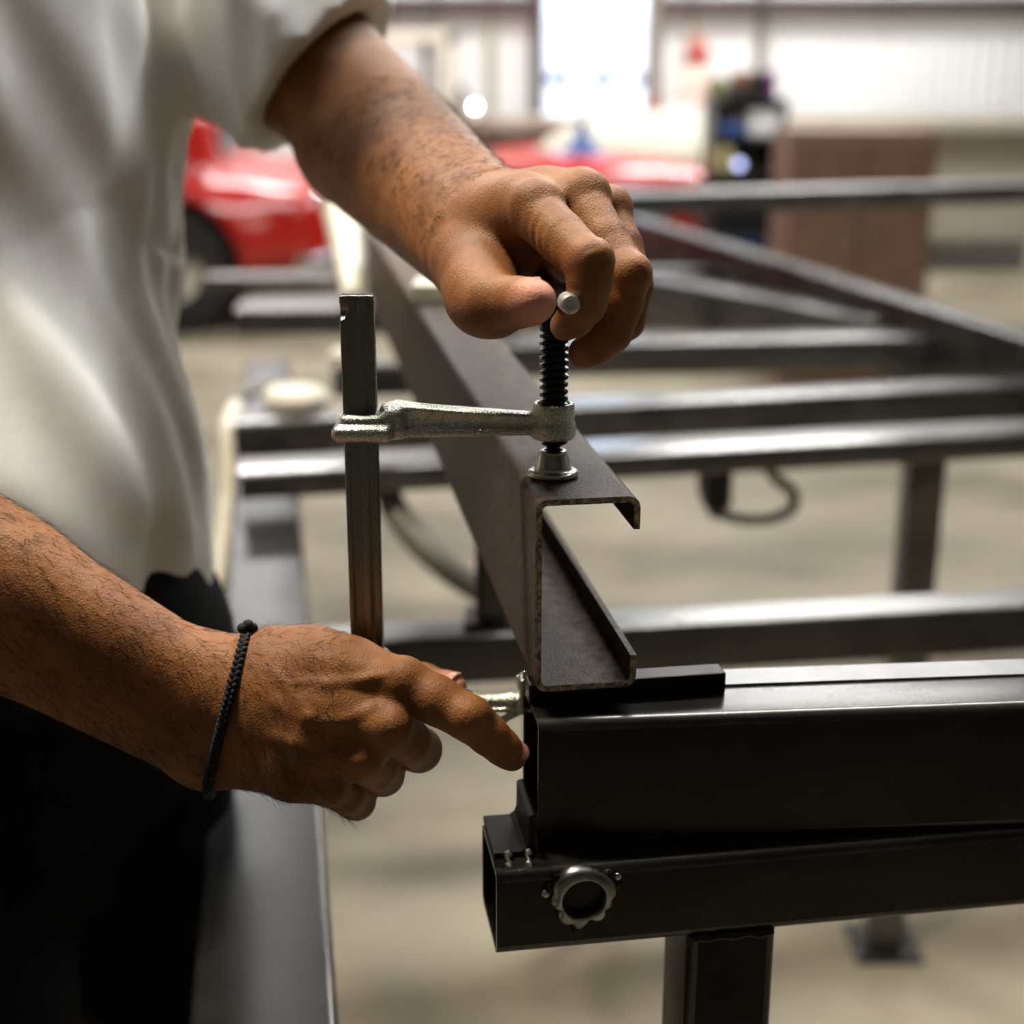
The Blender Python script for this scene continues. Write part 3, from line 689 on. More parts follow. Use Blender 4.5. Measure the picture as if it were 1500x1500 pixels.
# hose curving down to the floor
P_ = [atY(562, 700, 1.75), atY(575, 740, 1.72), atY(600, 778, 1.70), atY(635, 815, 1.69), atY(672, 845, 1.70), atY(712, 868, 1.72), atY(770, 885, 1.75)]
hp = [np.array([P_[0][0] - .01, 1.80, .74])] + P_ + [np.array([.08, 1.85, .12]), np.array([.3, 2.1, .012]), np.array([.8, 2.4, .012])]
o = MB().tube(spline(hp), .0175, 12).build('air_hose', M['hose'], smooth=True); tag(o, 'grey hose drooping under the frame beside the clamp bar', 'hose')

# second frame further off with a high rail
f2 = tag(empty('far_frame', (.8, 3.6, 0)), 'far welded frame with one high horizontal tube crossing behind the fist', 'steel frame')
def cross2(pa, pb, hh, depth, top, m, xl, xr, name='cross_member'): return cross(pa, pb, hh, depth, top, m, xl, xr, name, f2)
cross2((950, 284), (1171, 278), .05, .14, 1.0, M['rail'], xe(610, 296, 1.0), 2.3, 'top_rail')
for xx in (-.02, 2.2):
    yy = on_rail(xx, (950, 284), (1171, 278), .14, 1.0); mb = MB(); rect_tube(mb, (xx, yy, 0), (xx, yy, .95), .06, .06, .004, .006, up=(0, 1, 0)); mb.build('leg', M['rail'], f2, smooth=True)
# cream painted tube leaning at the far end of the channel, cream bar laid over the channel
a = W(500, 318, 2.05); b = W(517, 436, 1.80)
mb = MB(); mb.cyl(a + (a - b) * .1, b, .027, .013, n=24); o = mb.build('cream_tube', M['cream'], smooth=True); tag(o, 'cream painted tube slanting down beside the far end of the channel', 'tube')
pcb = onZ(640, 445, ZT); o = MB().box(pcb + np.array([.036, .030, .0075]), (.115, .055, .015), bev=.002).build('cream_bar', M['cream']); tag(o, 'cream painted bar laid across the channel behind the forearm', 'bar')
def pxbox(name, x0, x1, y0, y1, Y, dep, m, par=None, bev=.01):
    p = atY(x0, y1, Y); q = atY(x1, y0, Y); c = ((p[0] + q[0]) / 2, Y + dep / 2, (p[2] + q[2]) / 2)
    return MB().box(c, (abs(q[0] - p[0]), dep, abs(q[2] - p[2])), bev=bev).build(name, m, par)
pw = onZ(425, 604, ZF); o = MB().lathe((pw[0], pw[1] + .045, ZF + .001), [(.030, 0), (.046, .004), (.048, .016), (.040, .024), (.02, .026)], n=28).build('cap_tin', M['cream'], smooth=True); tag(o, 'flat cream tin standing on the cross tube beside the clamp bar', 'tin')
pw = onZ(497, 532, ZF); o = MB().lathe((pw[0], pw[1] + .02, ZF + .001), [(.016, 0), (.020, .003), (.020, .012), (.012, .020)], n=24).build('small_tin', M['cream'], smooth=True); tag(o, 'small white tin on the short black cross tube beside the clamp bar', 'tin')
# looped cable on the left
o = MB().tube(spline([atY(334, 600, 2.2), atY(350, 585, 2.2), atY(385, 568, 2.25), atY(430, 568, 2.3), atY(460, 580, 2.35), atY(470, 640, 2.4)]), .010, 10).build('grey_cable', M['hose'], smooth=True)
tag(o, 'grey cable looping over the left end of the frame', 'cable')
o = MB().tube(spline([atY(345, 596, 2.1), atY(334, 630, 2.0), atY(336, 690, 1.95), atY(330, 760, 1.9), atY(318, 860, 1.8)]), .013, 10).build('cream_hose', M['cream'], smooth=True)
tag(o, 'cream hose hanging at the left edge beside the side rail', 'hose')

# ================================================================== cars
def make_car(name, loc, rz, paint, label, cover=None, roof=True, ln=4.2, wd_=1.66, sill=.28, shoulder=.98, cab=-.07):
    root = tag(empty(name, loc), label, 'car'); c = np.array(loc)
    ca, sa = math.cos(rz), math.sin(rz); ax = np.array([[ca, sa, 0], [-sa, ca, 0], [0, 0, 1.]])
    P = lambda x, y, z: c + ax[0] * x + ax[1] * y + np.array([0, 0, z])
    def bodyf(s):
        s.box(P(0, 0, (sill + shoulder) / 2 - .04), (ln, wd_, shoulder - sill - .08), r=.16, k=0, ax=ax)
        s.ell(P(ln * .28, 0, shoulder - .12), (ln * .26, wd_ * .46, .16), k=.12, ax=ax); s.ell(P(-ln * .34, 0, shoulder - .12), (ln * .18, wd_ * .46, .15), k=.12, ax=ax)
        if roof: s.box(P(ln * cab, 0, shoulder + .13), (ln * .40, wd_ * .82, .44), r=.17, k=.12, ax=ax)
        else: s.box(P(-ln * .10, 0, shoulder + .12), (ln * .30, wd_ * .70, .36), r=.08, k=.04, op='s', ax=ax)
        for x in (-ln * .31, ln * .31):
            for y in (-1, 1):
                s.cone(P(x, y * (wd_ / 2 - .16), .33), P(x, y * (wd_ / 2 + .12), .33), .37, .37, k=.03, op='s')
                s.ell(P(x, y * (wd_ / 2 - .03), shoulder - .38), (.52, .09, .24), k=.08, ax=ax)
        for x in (-ln * .31, ln * .31):
            for y in (-1, 1): s.cone(P(x, y * (wd_ / 2 - .16), .33), P(x, y * (wd_ / 2 + .12), .33), .36, .36, k=.02, op='s')
    m = max(ln, wd_) * .56; lo = c + np.array([-m, -m, .1]); hi = c + np.array([m, m, shoulder + .5])
    if abs(sa) < .5: lo[1] = c[1] - wd_ * .66; hi[1] = c[1] + wd_ * .66
    else: lo[0] = c[0] - wd_ * .66; hi[0] = c[0] + wd_ * .66
    sdf_obj('body', lo, hi, .03, bodyf, paint, root, rel=2)
    for x in (-ln * .31, ln * .31):
        for y in (-1, 1):
            w = MB().lathe(P(x, y * (wd_ / 2 - .17), .32), [(.17, .15), (.21, .155), (.30, .15), (.32, .11), (.32, .02), (.2, 0)], ax[1] * y, 36).build('wheel', M['rubber'], root, smooth=True)
            MB().lathe(P(x, y * (wd_ / 2 - .17), .32), [(.01, .165), (.09, .16), (.19, .145), (.20, .13)], ax[1] * y, 30).build('hub_cap', M['chrome'], w, smooth=True)
    for x in (ln / 2 + .02, -ln / 2 - .02):
        MB().tube([P(x * .94, -wd_ / 2 - .02, .36), P(x, -wd_ / 2 + .18, .36), P(x * 1.01, 0, .36), P(x, wd_ / 2 - .18, .36), P(x * .94, wd_ / 2 + .02, .36)], .055, 12).build('bumper', M['chrome'], root, smooth=True)
    for y in (-1, 1):
        h = MB().lathe(P(ln / 2 - .05, y * (wd_ / 2 - .22), .66), [(.13, 0), (.13, .04), (.115, .055)], ax[0], 28).build('headlamp', M['chrome'], root, smooth=True)
        MB().lathe(P(ln / 2 - .05, y * (wd_ / 2 - .22), .66), [(.11, .05), (.09, .075), (.02, .09)], ax[0], 28).build('lens', M['lens'], h, smooth=True)
    MB().box(P(ln / 2 - .01, 0, .60), (.06, wd_ * .46, .16), ax, bev=.02).build('grille', M['chrome'], root)
    if roof:
        for y in (-1, 1):
            MB().box(P(ln * cab, y * (wd_ * .41 + .004), shoulder + .12), (ln * .30, .02, .20), ax, bev=.008).build('side_window', M['glassy'], root)
        MB().box(P(ln * (cab + .20) + .02, 0, shoulder + .12), (.03, wd_ * .62, .20), ax, bev=.01).build('windscreen', M['glassy'], root)
    if cover:
        def cov(s):
            s.ell(P(*cover[0]), cover[1], k=0, ax=ax)
        sdf_obj('canvas_cover', P(*cover[0]) - 1.3, P(*cover[0]) + 1.3, .04, cov, M['canvas'], root, rel=2)
    return root
make_car('red_car', (-3.05, 8.15, 0), 0.0, M['red'], 'glossy red car with chrome bumper standing beyond the forearm, nose towards the window side', shoulder=.83, cab=.16)
make_car('red_car', (.42, 8.42, 0), R(-90), M['red'], 'red open car with cream canvas cover seen nose-on behind the fist', cover=((.10, .42, .80), (.70, .74, .30)), roof=False, ln=1.9, shoulder=.86)
o = MB().lathe(np.array([atY(852, 250, 7.75)[0], 7.75, .862]), [(.10, 0), (.125, .01), (.125, .03), (.045, .11), (.03, .15), (.026, .19)], n=24).build('funnel', M['blue'], smooth=True)
tag(o, 'blue funnel standing on the red open car behind the fist', 'funnel')

# ================================================================== back of the shop
bn = tag(empty('workbench', (1.65, 9.95, 0)), 'long beige workbench along the ribbed back wall', 'workbench')
bz = atY(700, 180, 9.7)[2]
MB().box((1.65, 9.95, bz), (3.96, .62, .07), bev=.01).build('worktop', M['bench'], bn)
MB().box((1.65, 9.98, bz - .42), (3.9, .03, .72)).build('back_panel', mat('beige_panel', (.50, .46, .39), rough=.6), bn)
for xx in (-.26, 1.0, 2.3, 3.55): MB().box((xx, 9.75, bz / 2 - .02), (.08, .08, bz - .04), bev=.01).build('leg', M['bench'], bn)
# cream glazed cabinet standing at the left of the back wall
cb = tag(empty('glazed_cabinet', (-.75, 9.95, 0)), 'tall cream cabinet with a glazed door, left of the window by the work lamp', 'cabinet')
p, q = atY(545, 200, 9.9), atY(668, 46, 9.9)
W_, H_ = q[0] - p[0], q[2]
for (xx, ww) in ((p[0] + .04, .08), (q[0] - .04, .08)): MB().box((xx, 9.95, H_ / 2), (ww, .10, H_), bev=.015).build('post', M['cream'], cb)
MB().box((p[0] + W_ / 2, 9.95, H_ - .05), (W_, .10, .10), bev=.015).build('top_rail', M['cream'], cb)
MB().box((p[0] + W_ / 2, 9.95, .45), (W_, .09, .9), bev=.015).build('lower_panel', M['cream'], cb)
MB().box((p[0] + W_ / 2, 9.955, (.9 + H_) / 2), (W_ - .14, .012, H_ - 1.0)).build('pane', M['glass'], cb)
MB().box((atY(622, 80, 9.9)[0], 9.91, (H_ + .95) / 2), (.045, .04, H_ - 1.05), bev=.01).build('mullion', M['frame'], cb)
MB().box((atY(623, 72, 9.85)[0], 9.88, atY(623, 72, 9.85)[2]), (.06, .05, .10), bev=.01).build('latch', M['black'], cb)
# work lamp
lp = atY(694, 157, 9.35); wl_ = tag(empty('work_lamp', (lp[0], 9.4, bz + .035)), 'small bright work lamp on the bench left of the window', 'lamp')
MB().lathe((lp[0], 9.66, bz + .035), [(.06, 0), (.06, .015), (.012, .02), (.012, max(.03, lp[2] - bz - .08))], n=20).build('stand', M['white'], wl_, smooth=True)
MB().lathe((lp[0], 9.70, lp[2]), [(.03, 0), (.06, .03), (.06, .09)], (0, -1, 0), 24).build('lamp_shade', M['white'], wl_, smooth=True)
MB().lathe((lp[0], 9.70, lp[2]), [(.016, .088), (.012, .094), (.003, .098)], (0, -1, 0), 24).build('lens', M['workl'], wl_, smooth=True)
o = MB().lathe(atY(676, 134, 9.8) * np.array([1, 1, 0]) + np.array([0, 0, bz + .035]), [(.05, 0), (.055, .02), (.055, .12), (.03, .16), (.03, .20)], n=20).build('spray_can', M['frame'], smooth=True)
tag(o, 'dark spray can on the bench beside the bright work lamp', 'can')
# things on the bench right of the window
def on_bench(px, Y=9.8): return np.array([atY(px, 150, Y)[0], Y, bz + .035])
d = tag(empty('drinks_jug', on_bench(1019)), 'tall pale pink jug with rust red cap on the bench right of the window', 'jug')
MB().lathe(on_bench(1019), [(.09, 0), (.10, .02), (.10, .26), (.075, .32), (.05, .34)], n=28).build('jug_body', M['pink'], d, smooth=True)
MB().lathe(on_bench(1019), [(.05, .34), (.085, .34), (.085, .41), (.04, .47), (.015, .52)], n=24).build('cap', M['rust'], d, smooth=True)
o = MB().box(on_bench(995) + np.array([0, -.12, .03]), (.26, .2, .06), bev=.006).build('paper_stack', M['white']); tag(o, 'white stack of papers on the bench right of the window', 'papers')
o = MB().box(on_bench(957) + np.array([0, -.05, .05]), (.10, .1, .10), bev=.015).build('red_carton', M['rust']); tag(o, 'small rust red carton on the bench at the window jamb', 'carton')
# dark tool rack with clutter
RX0, RX1, RY = atY(1045, 200, 6.9)[0], atY(1152, 200, 6.9)[0], 6.9
rk = tag(empty('tool_rack', ((RX0 + RX1) / 2, RY + .2, 0)), 'black open tool rack crowded with boxes and tins, right of the window', 'rack')
rz = atY(1090, 152, RY)[2]
MB().box(((RX0 + RX1) / 2, RY + .40, rz / 2), (RX1 - RX0, .02, rz)).build('back_panel', M['black'], rk)
for xx in (RX0 + .015, RX1 - .015): MB().box((xx, RY + .2, rz / 2), (.03, .40, rz), bev=.004).build('side_panel', M['black'], rk)
shelves = [atY(1090, y, RY)[2] for y in (205, 258, 330)] + [.12]
for z in shelves: MB().box(((RX0 + RX1) / 2, RY + .2, z), (RX1 - RX0 - .06, .40, .025), bev=.004).build('shelf', M['black'], rk)
MB().box(((RX0 + RX1) / 2, RY + .2, rz + .012), (RX1 - RX0 + .02, .42, .024), bev=.004).build('top_panel', M['black'], rk)
def at_px(px, py, Y): return atY(px, py, Y)
def lathe_item(name, px, py0, py1, r, m, label, cat, prof=None, Y=RY + .10, base=None):
    p = atY(px, py1, Y); h = atY(px, py0, Y)[2] - (p[2] if base is None else base); 
    if base is not None: p[2] = base
    prof = prof or [(.9, 0), (1, .05), (1, .80), (.8, .9), (.45, .95), (.45, 1.0)]
    o = MB().lathe(p, [(r * a, h * b) for a, b in prof], n=24).build(name, m, smooth=True); return tag(o, label, cat)
def box_item(name, x0, x1, y0, y1, m, label, cat, Y=RY - .02, dep=.2, base=None):
    p, q = atY(x0, y1, Y), atY(x1, y0, Y); z0 = p[2] if base is None else base
    o = MB().box(((p[0] + q[0]) / 2, Y + dep / 2, (z0 + q[2]) / 2), (q[0] - p[0], dep, q[2] - z0), bev=.015).build(name, m); return tag(o, label, cat)
z1 = shelves[0] + .0125; z2 = shelves[1] + .0125; z3 = shelves[2] + .0125; z0t = rz + .024
lathe_item('olive_bottle', 1056, 112, 0, .048, M['olive'], 'olive green bottle standing on the black rack, nearest the window', 'bottle', base=z0t)
box_item('black_toolbox', 1068, 1106, 126, 0, M['black'], 'low black toolbox on the black rack under the tan tin', 'toolbox', Y=RY + .06, dep=.2, base=z0t)
tb = atY(1068, 126, RY + .06)[2]
lathe_item('tan_tin', 1090, 105, 0, .052, M['orange'], 'round tan tin standing on the low black toolbox', 'tin', prof=[(.96, 0), (1, .06), (1, .94), (.96, 1)], Y=RY + .12, base=tb)
box_item('black_canister', 1108, 1128, 104, 0, M['black'], 'tall black canister on the black rack between tan tin and purple bottle', 'canister', Y=RY + .05, dep=.12, base=z0t)
lathe_item('purple_bottle', 1135, 103, 0, .026, M['purple'], 'purple bottle standing at the end of the black rack', 'bottle', base=z0t)
lathe_item('pink_tin', 1086, 160, 0, .060, M['pink'], 'pale pink tin behind the blue case in the black rack', 'tin', base=z1, Y=RY + .2)
box_item('blue_case', 1056, 1092, 180, 0, M['blue'], 'blue case at the front of the top shelf in the black rack', 'case', Y=RY + .01, dep=.10, base=z1)
box_item('white_sack', 1106, 1148, 160, 0, M['white'], 'white sack at the end of the top shelf in the black rack', 'sack', Y=RY + .01, dep=.28, base=z1)
box_item('yellow_carton', 1052, 1074, 212, 0, M['yellow'], 'pale yellow carton on the second shelf of the black rack', 'carton', Y=RY + .01, base=z2)
box_item('navy_crate', 1056, 1140, 345, 0, M['navy'], 'navy plastic crate on the bottom shelf of the black rack', 'crate', Y=RY + .01, dep=.3, base=shelves[3] + .0125)
bp_ = atY(1085, 244, RY - .02); pl = tag(empty('pilot_lamp', (bp_[0], RY + .1, z2)), 'round pale blue pilot lamp glowing on the black rack', 'lamp')
MB().box((bp_[0] + .02, RY + .1, z2 + .035), (.14, .12, .07), bev=.01).build('lamp_box', M['black'], pl)
MB().lathe((bp_[0], RY + .042, z2 + .04), [(.022, 0), (.022, .006), (.012, .014), (.002, .016)], (0, -1, 0), 20).build('lens', M['bluel'], pl, smooth=True)
# brown wooden cabinet at the right
wc = tag(empty('wooden_cabinet', (1.46, 6.2, 0)), 'brown wooden cabinet at the right, beside the black rack', 'cabinet')
cx0 = atY(1158, 250, 6.0)[0]; cz1 = atY(1160, 190, 6.0)[2]
MB().box((cx0 + .30, 6.22, cz1 / 2), (.60, .44, cz1), bev=.008).build('carcass', M['brown'], wc)
for sx in (0, 1):
    dd = MB().box((cx0 + .155 + .29 * sx, 5.99, cz1 / 2), (.28, .02, cz1 - .08), bev=.005).build('door', M['brown'], wc)
    MB().tube([(cx0 + .26 + .08 * sx, 5.965, cz1 * .55), (cx0 + .26 + .08 * sx, 5.965, cz1 * .55 + .12)], .007, 8).build('handle', M['chrome'], dd)

# ================================================================== the person
def J(px, py, z, r): return W(px, py, z), r * z / FPX
def chainJ(s, js, k): 
    P = [J(*j) for j in js]; s.chain([p for p, r in P], [r for p, r in P], k)
def creases(s, p, axis, up, n, amp, wid, gap):
    """fine skin folds across a joint: p on the skin, axis along the finger, up = outward"""
    p = np.asarray(p); axis = axis / np.linalg.norm(axis); up = up / np.linalg.norm(up)
    def fn(x, y, z):
        q = (x - p[0], y - p[1], z - p[2]); a = q[0] * axis[0] + q[1] * axis[1] + q[2] * axis[2]; h = q[0] * up[0] + q[1] * up[1] + q[2] * up[2]
        r2 = q[0] ** 2 + q[1] ** 2 + q[2] ** 2
        side = q[0] * np.cross(axis, up)[0] + q[1] * np.cross(axis, up)[1] + q[2] * np.cross(axis, up)[2]
        return amp * np.exp(-r2 / wid ** 2) * (.5 + .5 * np.cos(2 * np.pi * (a + .12 * side ** 2 / wid) / gap)) * np.clip(.6 + h / .006, 0, 1)
    s.warp(fn, p, wid * 2.2)

SHL = np.array([-.274, 1.175, 1.390]); SHR = np.array([-.490, .80, 1.350])
ELL_, _ = J(540, 188, .945, 1); WRL, _ = J(703, 333, .715, 1)
WRR, _ = J(322, 1040, .680, 1); ELR = np.array([-.385, .665, 1.075])
HEAD = np.array([-.250, .915, 1.575]); NECK = np.array([-.355, .970, 1.44])
TORSO = (SHL + SHR) / 2; FACE = np.array([.87, -.49, 0]); FACE /= np.linalg.norm(FACE); SIDE = np.array([.49, .87, 0]); SIDE /= np.linalg.norm(SIDE)
PEL = np.array([-.322, .86, .90])

def left_arm():
    s = SDF((-.225, .50, 1.055), (.078, 1.10, 1.35), .00125)
    # upper arm, elbow, forearm
    ua = ELL_ + (SHL - ELL_) * .30
    s.cone(ELL_, ua, .045, .051, k=.01)
    # forearm: two strands make it wider than deep
    for a, b in (((548, 176, .945, 74), (716, 314, .725, 56)), ((518, 222, .935, 78), (688, 368, .712, 60)), ((585, 222, .885, 92), (690, 336, .735, 74))):
        pa, qa = J(*a[:3], a[3]); pb, qb = J(*b[:3], b[3]); s.cone(pa, pb, qa, qb, k=.022)
    # wrist to hand
    for a, b in (((708, 338, .712, 72), (742, 326, .680, 62)), ((690, 372, .703, 60), (706, 400, .668, 52)), ((737, 312, .715, 54), (800, 307, .690, 52))):
        pa, qa = J(*a); pb, qb = J(*b); s.cone(pa, pb, qa, qb, k=.014)
    # metacarpals
    K = .0075
    chainJ(s, [(735, 320, .690, 56), (768, 306, .662, 46), (786, 311, .645, 40)], .010)
    chainJ(s, [(745, 312, .700, 50), (800, 296, .684, 42), (850, 292, .668, 36)], .009)
    chainJ(s, [(755, 315, .712, 46), (830, 302, .702, 38), (888, 310, .690, 31)], .008)
    chainJ(s, [(755, 335, .720, 44), (840, 330, .718, 36), (895, 338, .712, 28)], .008)
    chainJ(s, [(765, 345, .680, 46), (795, 360, .675, 36)], .010)      # first web, palm side
    chainJ(s, [(760, 370, .690, 50), (820, 370, .690, 44)], .010)
    # knuckle heads
    for kn in ((787, 300, .640, 30), (856, 288, .664, 34), (893, 306, .688, 28)):
        p, r = J(*kn); s.ell(p, (r, r, r), k=.012)
    # thumb
    chainJ(s, [(690, 392, .684, 54), (706, 430, .650, 50), (728, 446, .630, 42)], .010)
    chainJ(s, [(728, 446, .630, 41), (758, 443, .616, 36)], .006)
    chainJ(s, [(758, 443, .616, 36), (776, 442, .606, 33), (785, 441, .602, 30)], .004)
    p, r = J(712, 452, .640, 44); s.ell(p, (r, r, r * .85), k=.010)
    # fingers (each chain joined to the palm at its knuckle, kept apart from its neighbours by a small blend)
    def finger(js, k=.0022): chainJ(s, js, k)
    finger([(893, 345, .708, 26), (922, 402, .700, 25), (906, 452, .700, 22), (878, 474, .694, 19)], .002)
    finger([(890, 312, .688, 31), (912, 360, .678, 29), (928, 418, .668, 29), (918, 472, .672, 26), (880, 500, .676, 22)], .002)
    finger([(853, 297, .664, 37), (888, 352, .648, 33), (918, 402, .637, 33.5), (912, 442, .637, 31), (896, 487, .643, 30), (872, 508, .648, 27), (856, 516, .651, 24)], .0018)
    finger([(786, 313, .642, 40), (822, 348, .626, 38), (860, 384, .612, 35.5), (864, 412, .612, 33), (858, 444, .618, 31), (842, 466, .628, 28), (828, 477, .637, 23)], .0018)
    for kn in ((872, 380, .607, 27), (927, 400, .630, 27)):             # bony joint ends
        p, r = J(*kn); s.ell(p, (r, r, r), k=.006)
    # tendons on the back of the hand, soft folds at the joints
    for js in (((740, 285, .690, 12), (786, 272, .650, 10)), ((770, 270, .700, 11), (852, 258, .668, 9))):
        p0, r0 = J(*js[0]); p1, r1 = J(*js[1]); s.cone(p0, p1, r0, r1, k=.006)
    for c, a, b, amp, n in (((878, 372, .598), (822, 348, .626), (872, 430, .610), .0022, 3), ((932, 392, .620), (888, 352, .648), (922, 440, .636), .0026, 3)):
        c = W(*c); ax = W(*b) - W(*a); creases(s, c, ax, -FV, n, amp, .010, .0042)
    for c, a, b, amp in (((762, 350, .628), (700, 330, .66), (800, 372, .62), .0016), ((716, 270, .705), (640, 200, .8), (745, 300, .69), .0016)):
        creases(s, W(*c), W(*b) - W(*a), -FV, 2, amp, .014, .0062)
    P, F = s.mesh(); return relax(P, F, 3, .5), F
def right_arm():
    s = SDF((-.50, .55, .87), (.022, .80, 1.24), .00125)
    ua = ELR + (SHR - ELR) * .35
    s.cone(ELR, ua, .045, .050, k=.01)
    up = np.array([0, .1, .55])
    for dz, ra, rb in ((.016, .036, .0205), (-.016, .038, .0205)):
        s.cone(ELR + np.array([.02, 0, dz]), WRR + np.array([-.01, 0, dz * .95]), ra, rb, k=.022)
    s.cone(ELR, ELR + (WRR - ELR) * .55, .044, .036, k=.02)
    # wrist and back of hand
    for a, b in (((318, 993, .682, 62), (400, 985, .676, 54)), ((318, 1088, .684, 64), (395, 1092, .678, 60)), ((330, 1040, .672, 50), (420, 1040, .664, 52))):
        pa, qa = J(*a); pb, qb = J(*b); s.cone(pa, pb, qa, qb, k=.014)
    chainJ(s, [(395, 985, .670, 52), (490, 988, .657, 46), (588, 1000, .648, 38)], .010)
    chainJ(s, [(390, 1025, .666, 52), (480, 1042, .650, 46), (566, 1066, .642, 34)], .009)
    chainJ(s, [(385, 1070, .668, 52), (460, 1086, .653, 46), (524, 1110, .650, 33)], .009)
    chainJ(s, [(380, 1105, .674, 48), (430, 1126, .661, 43), (478, 1148, .662, 31)], .009)
    chainJ(s, [(405, 962, .676, 36), (460, 962, .672, 36), (520, 975, .664, 28), (560, 990, .660, 24)], .012)      # first interosseous bulge
    chainJ(s, [(420, 1080, .690, 50), (480, 1110, .682, 40)], .012)
    for kn in ((592, 997, .641, 31), (574, 1064, .634, 29), (532, 1110, .643, 28), (484, 1148, .656, 25)):
        p, r = J(*kn); s.ell(p, (r, r, r), k=.007)
    # index finger pressed on the tube end
    chainJ(s, [(590, 1002, .646, 38), (640, 1026, .640, 36), (688, 1053, .637, 34)], .0025)
    chainJ(s, [(688, 1053, .637, 33.5), (715, 1076, .640, 30), (735, 1094, .644, 27.5)], .002)
    chainJ(s, [(735, 1094, .644, 27), (747, 1105, .6475, 24), (752, 1110, .6485, 19)], .0015)
    p, r = J(688, 1050, .631, 25); s.ell(p, (r, r, r), k=.006)
    # curled fingers
    chainJ(s, [(572, 1070, .641, 35), (598, 1086, .660, 33), (614, 1098, .680, 33), (606, 1100, .702, 29), (592, 1092, .718, 26), (560, 1085, .724, 22)], .002)
    chainJ(s, [(530, 1114, .648, 33), (550, 1126, .666, 31), (561, 1135, .684, 31), (556, 1136, .704, 27), (540, 1130, .720, 24), (515, 1122, .726, 21)], .002)
    chainJ(s, [(482, 1150, .660, 31), (506, 1164, .674, 28), (522, 1173, .690, 28), (518, 1174, .706, 24), (505, 1168, .720, 21), (485, 1160, .724, 18)], .002)
    # thumb along the far side of the bar
    chainJ(s, [(420, 985, .690, 42), (500, 985, .715, 36), (560, 990, .728, 31), (620, 1000, .722, 27), (655, 1006, .712, 22), (664, 1008, .709, 20)], .004)
    # veins and tendons
    s.vein([(405, 1030), (425, 1044), (450, 1054), (478, 1057), (505, 1055), (530, 1047), (555, 1034)], .0017)
    s.vein([(400, 1078), (430, 1090), (460, 1101), (495, 1110), (530, 1116)], .0015); s.vein([(440, 1000), (480, 1003), (520, 998), (560, 990)], .0013, .0008)
    s.vein([(398, 985), (420, 1005), (440, 1030), (452, 1052)], .0011)
    for c, a, b, amp in (((688, 1050, .622), (640, 1026, .64), (735, 1094, .644), .0015), ((598, 992, .626), (560, 990, .64), (640, 1020, .64), .0010), ((576, 1060, .622), (540, 1050, .64), (610, 1080, .66), .0006)):
        creases(s, W(*c), W(*b) - W(*a), -FV, 3, amp, .0095, .0040)
    P, F = s.mesh(); return relax(P, F, 3, .5), F
def core():
    s = SDF((-.70, .55, .60), (-.02, 1.30, 1.76), .007)
    ax = [FACE, SIDE, np.array([0, 0, 1.])]
    s.ell(TORSO * .6 + np.array([-.345, .91, 1.18]) * .4 + np.array([0, 0, -.12]), (.100, .150, .24), k=.03, ax=ax)
    s.ell((PEL + FACE * -.03 + np.array([0, 0, -.02])), (.060, .10, .12), k=.06, ax=ax)
    s.cone(SHL, SHR, .052, .052, k=.05)
    s.cone(SHL, ELL_, .056, .046, k=.03); s.cone(SHR, ELR + (SHR - ELR) * .12, .056, .046, k=.03)
    s.cone(NECK - np.array([.02, -.01, .03]), HEAD + np.array([-.035, .02, -.06]), .060, .054, k=.035)
    # head, looking down at the clamp
    fd = FACE * .90 + np.array([0, 0, -.42]); fd /= np.linalg.norm(fd); upv = np.cross(fd, SIDE); upv = upv if upv[2] > 0 else -upv; h = [fd, SIDE, upv]
    hp = lambda f, sd, u: HEAD + fd * f + SIDE * sd + upv * u
    s.ell(hp(-.012, 0, .030), (.098, .077, .088), k=.03, ax=h); s.ell(hp(.030, 0, -.045), (.062, .058, .072), k=.03, ax=h)
    s.cone(hp(.052, -.02, -.098), hp(.052, .02, -.098), .020, .020, k=.02)
    s.cone(hp(.088, 0, .012), hp(.112, 0, -.030), .008, .013, k=.012); s.ell(hp(.098, .014, -.034), (.010, .009, .008), k=.006, ax=h); s.ell(hp(.098, -.014, -.034), (.010, .009, .008), k=.006, ax=h)
    for sg in (-1, 1):
        s.ell(hp(.088, sg * .032, .006), (.014, .020, .011), k=.010, op='s', ax=h); s.ell(hp(.074, sg * .032, .004), (.013, .015, .010), k=.003, ax=h)
        s.cone(hp(.082, sg * .016, .022), hp(.070, sg * .050, .022), .008, .007, k=.010)
        s.ell(hp(-.012, sg * .079, -.008), (.019, .008, .031), k=.006, ax=h)
    s.cone(hp(.086, -.020, -.062), hp(.086, .020, -.062), .007, .007, k=.008); s.cone(hp(.083, -.018, -.074), hp(.083, .018, -.074), .008, .008, k=.006)
    s.cone(hp(.098, -.020, -.068), hp(.098, .020, -.068), .0015, .0015, k=.004, op='s')
    P, F = s.mesh(); return relax(P, F, 2), F, (hp, h)
PA, FA = left_arm(); PB, FB = right_arm(); PC, FC, (hp, hx) = core()
tmp = [np_mesh('tmp', p, f, M['skin'], None, origin=(-.34, .90, 0)) for p, f in ((PC, FC), (PA, FA), (PB, FB))]
for t in tmp[1:]:
    md = tmp[0].modifiers.new('join', 'BOOLEAN'); md.operation = 'UNION'; md.object = t; md.solver = 'EXACT'
dg_ = bpy.context.evaluated_depsgraph_get(); me_ = bpy.data.meshes.new_from_object(tmp[0].evaluated_get(dg_))
for t in tmp: bpy.data.objects.remove(t)
me_.name = 'person'; person = bpy.data.objects.new('person', me_); COL.objects.link(person); person.location = (-.34, .90, 0)
me_.polygons.foreach_set('use_smooth', [True] * len(me_.polygons))
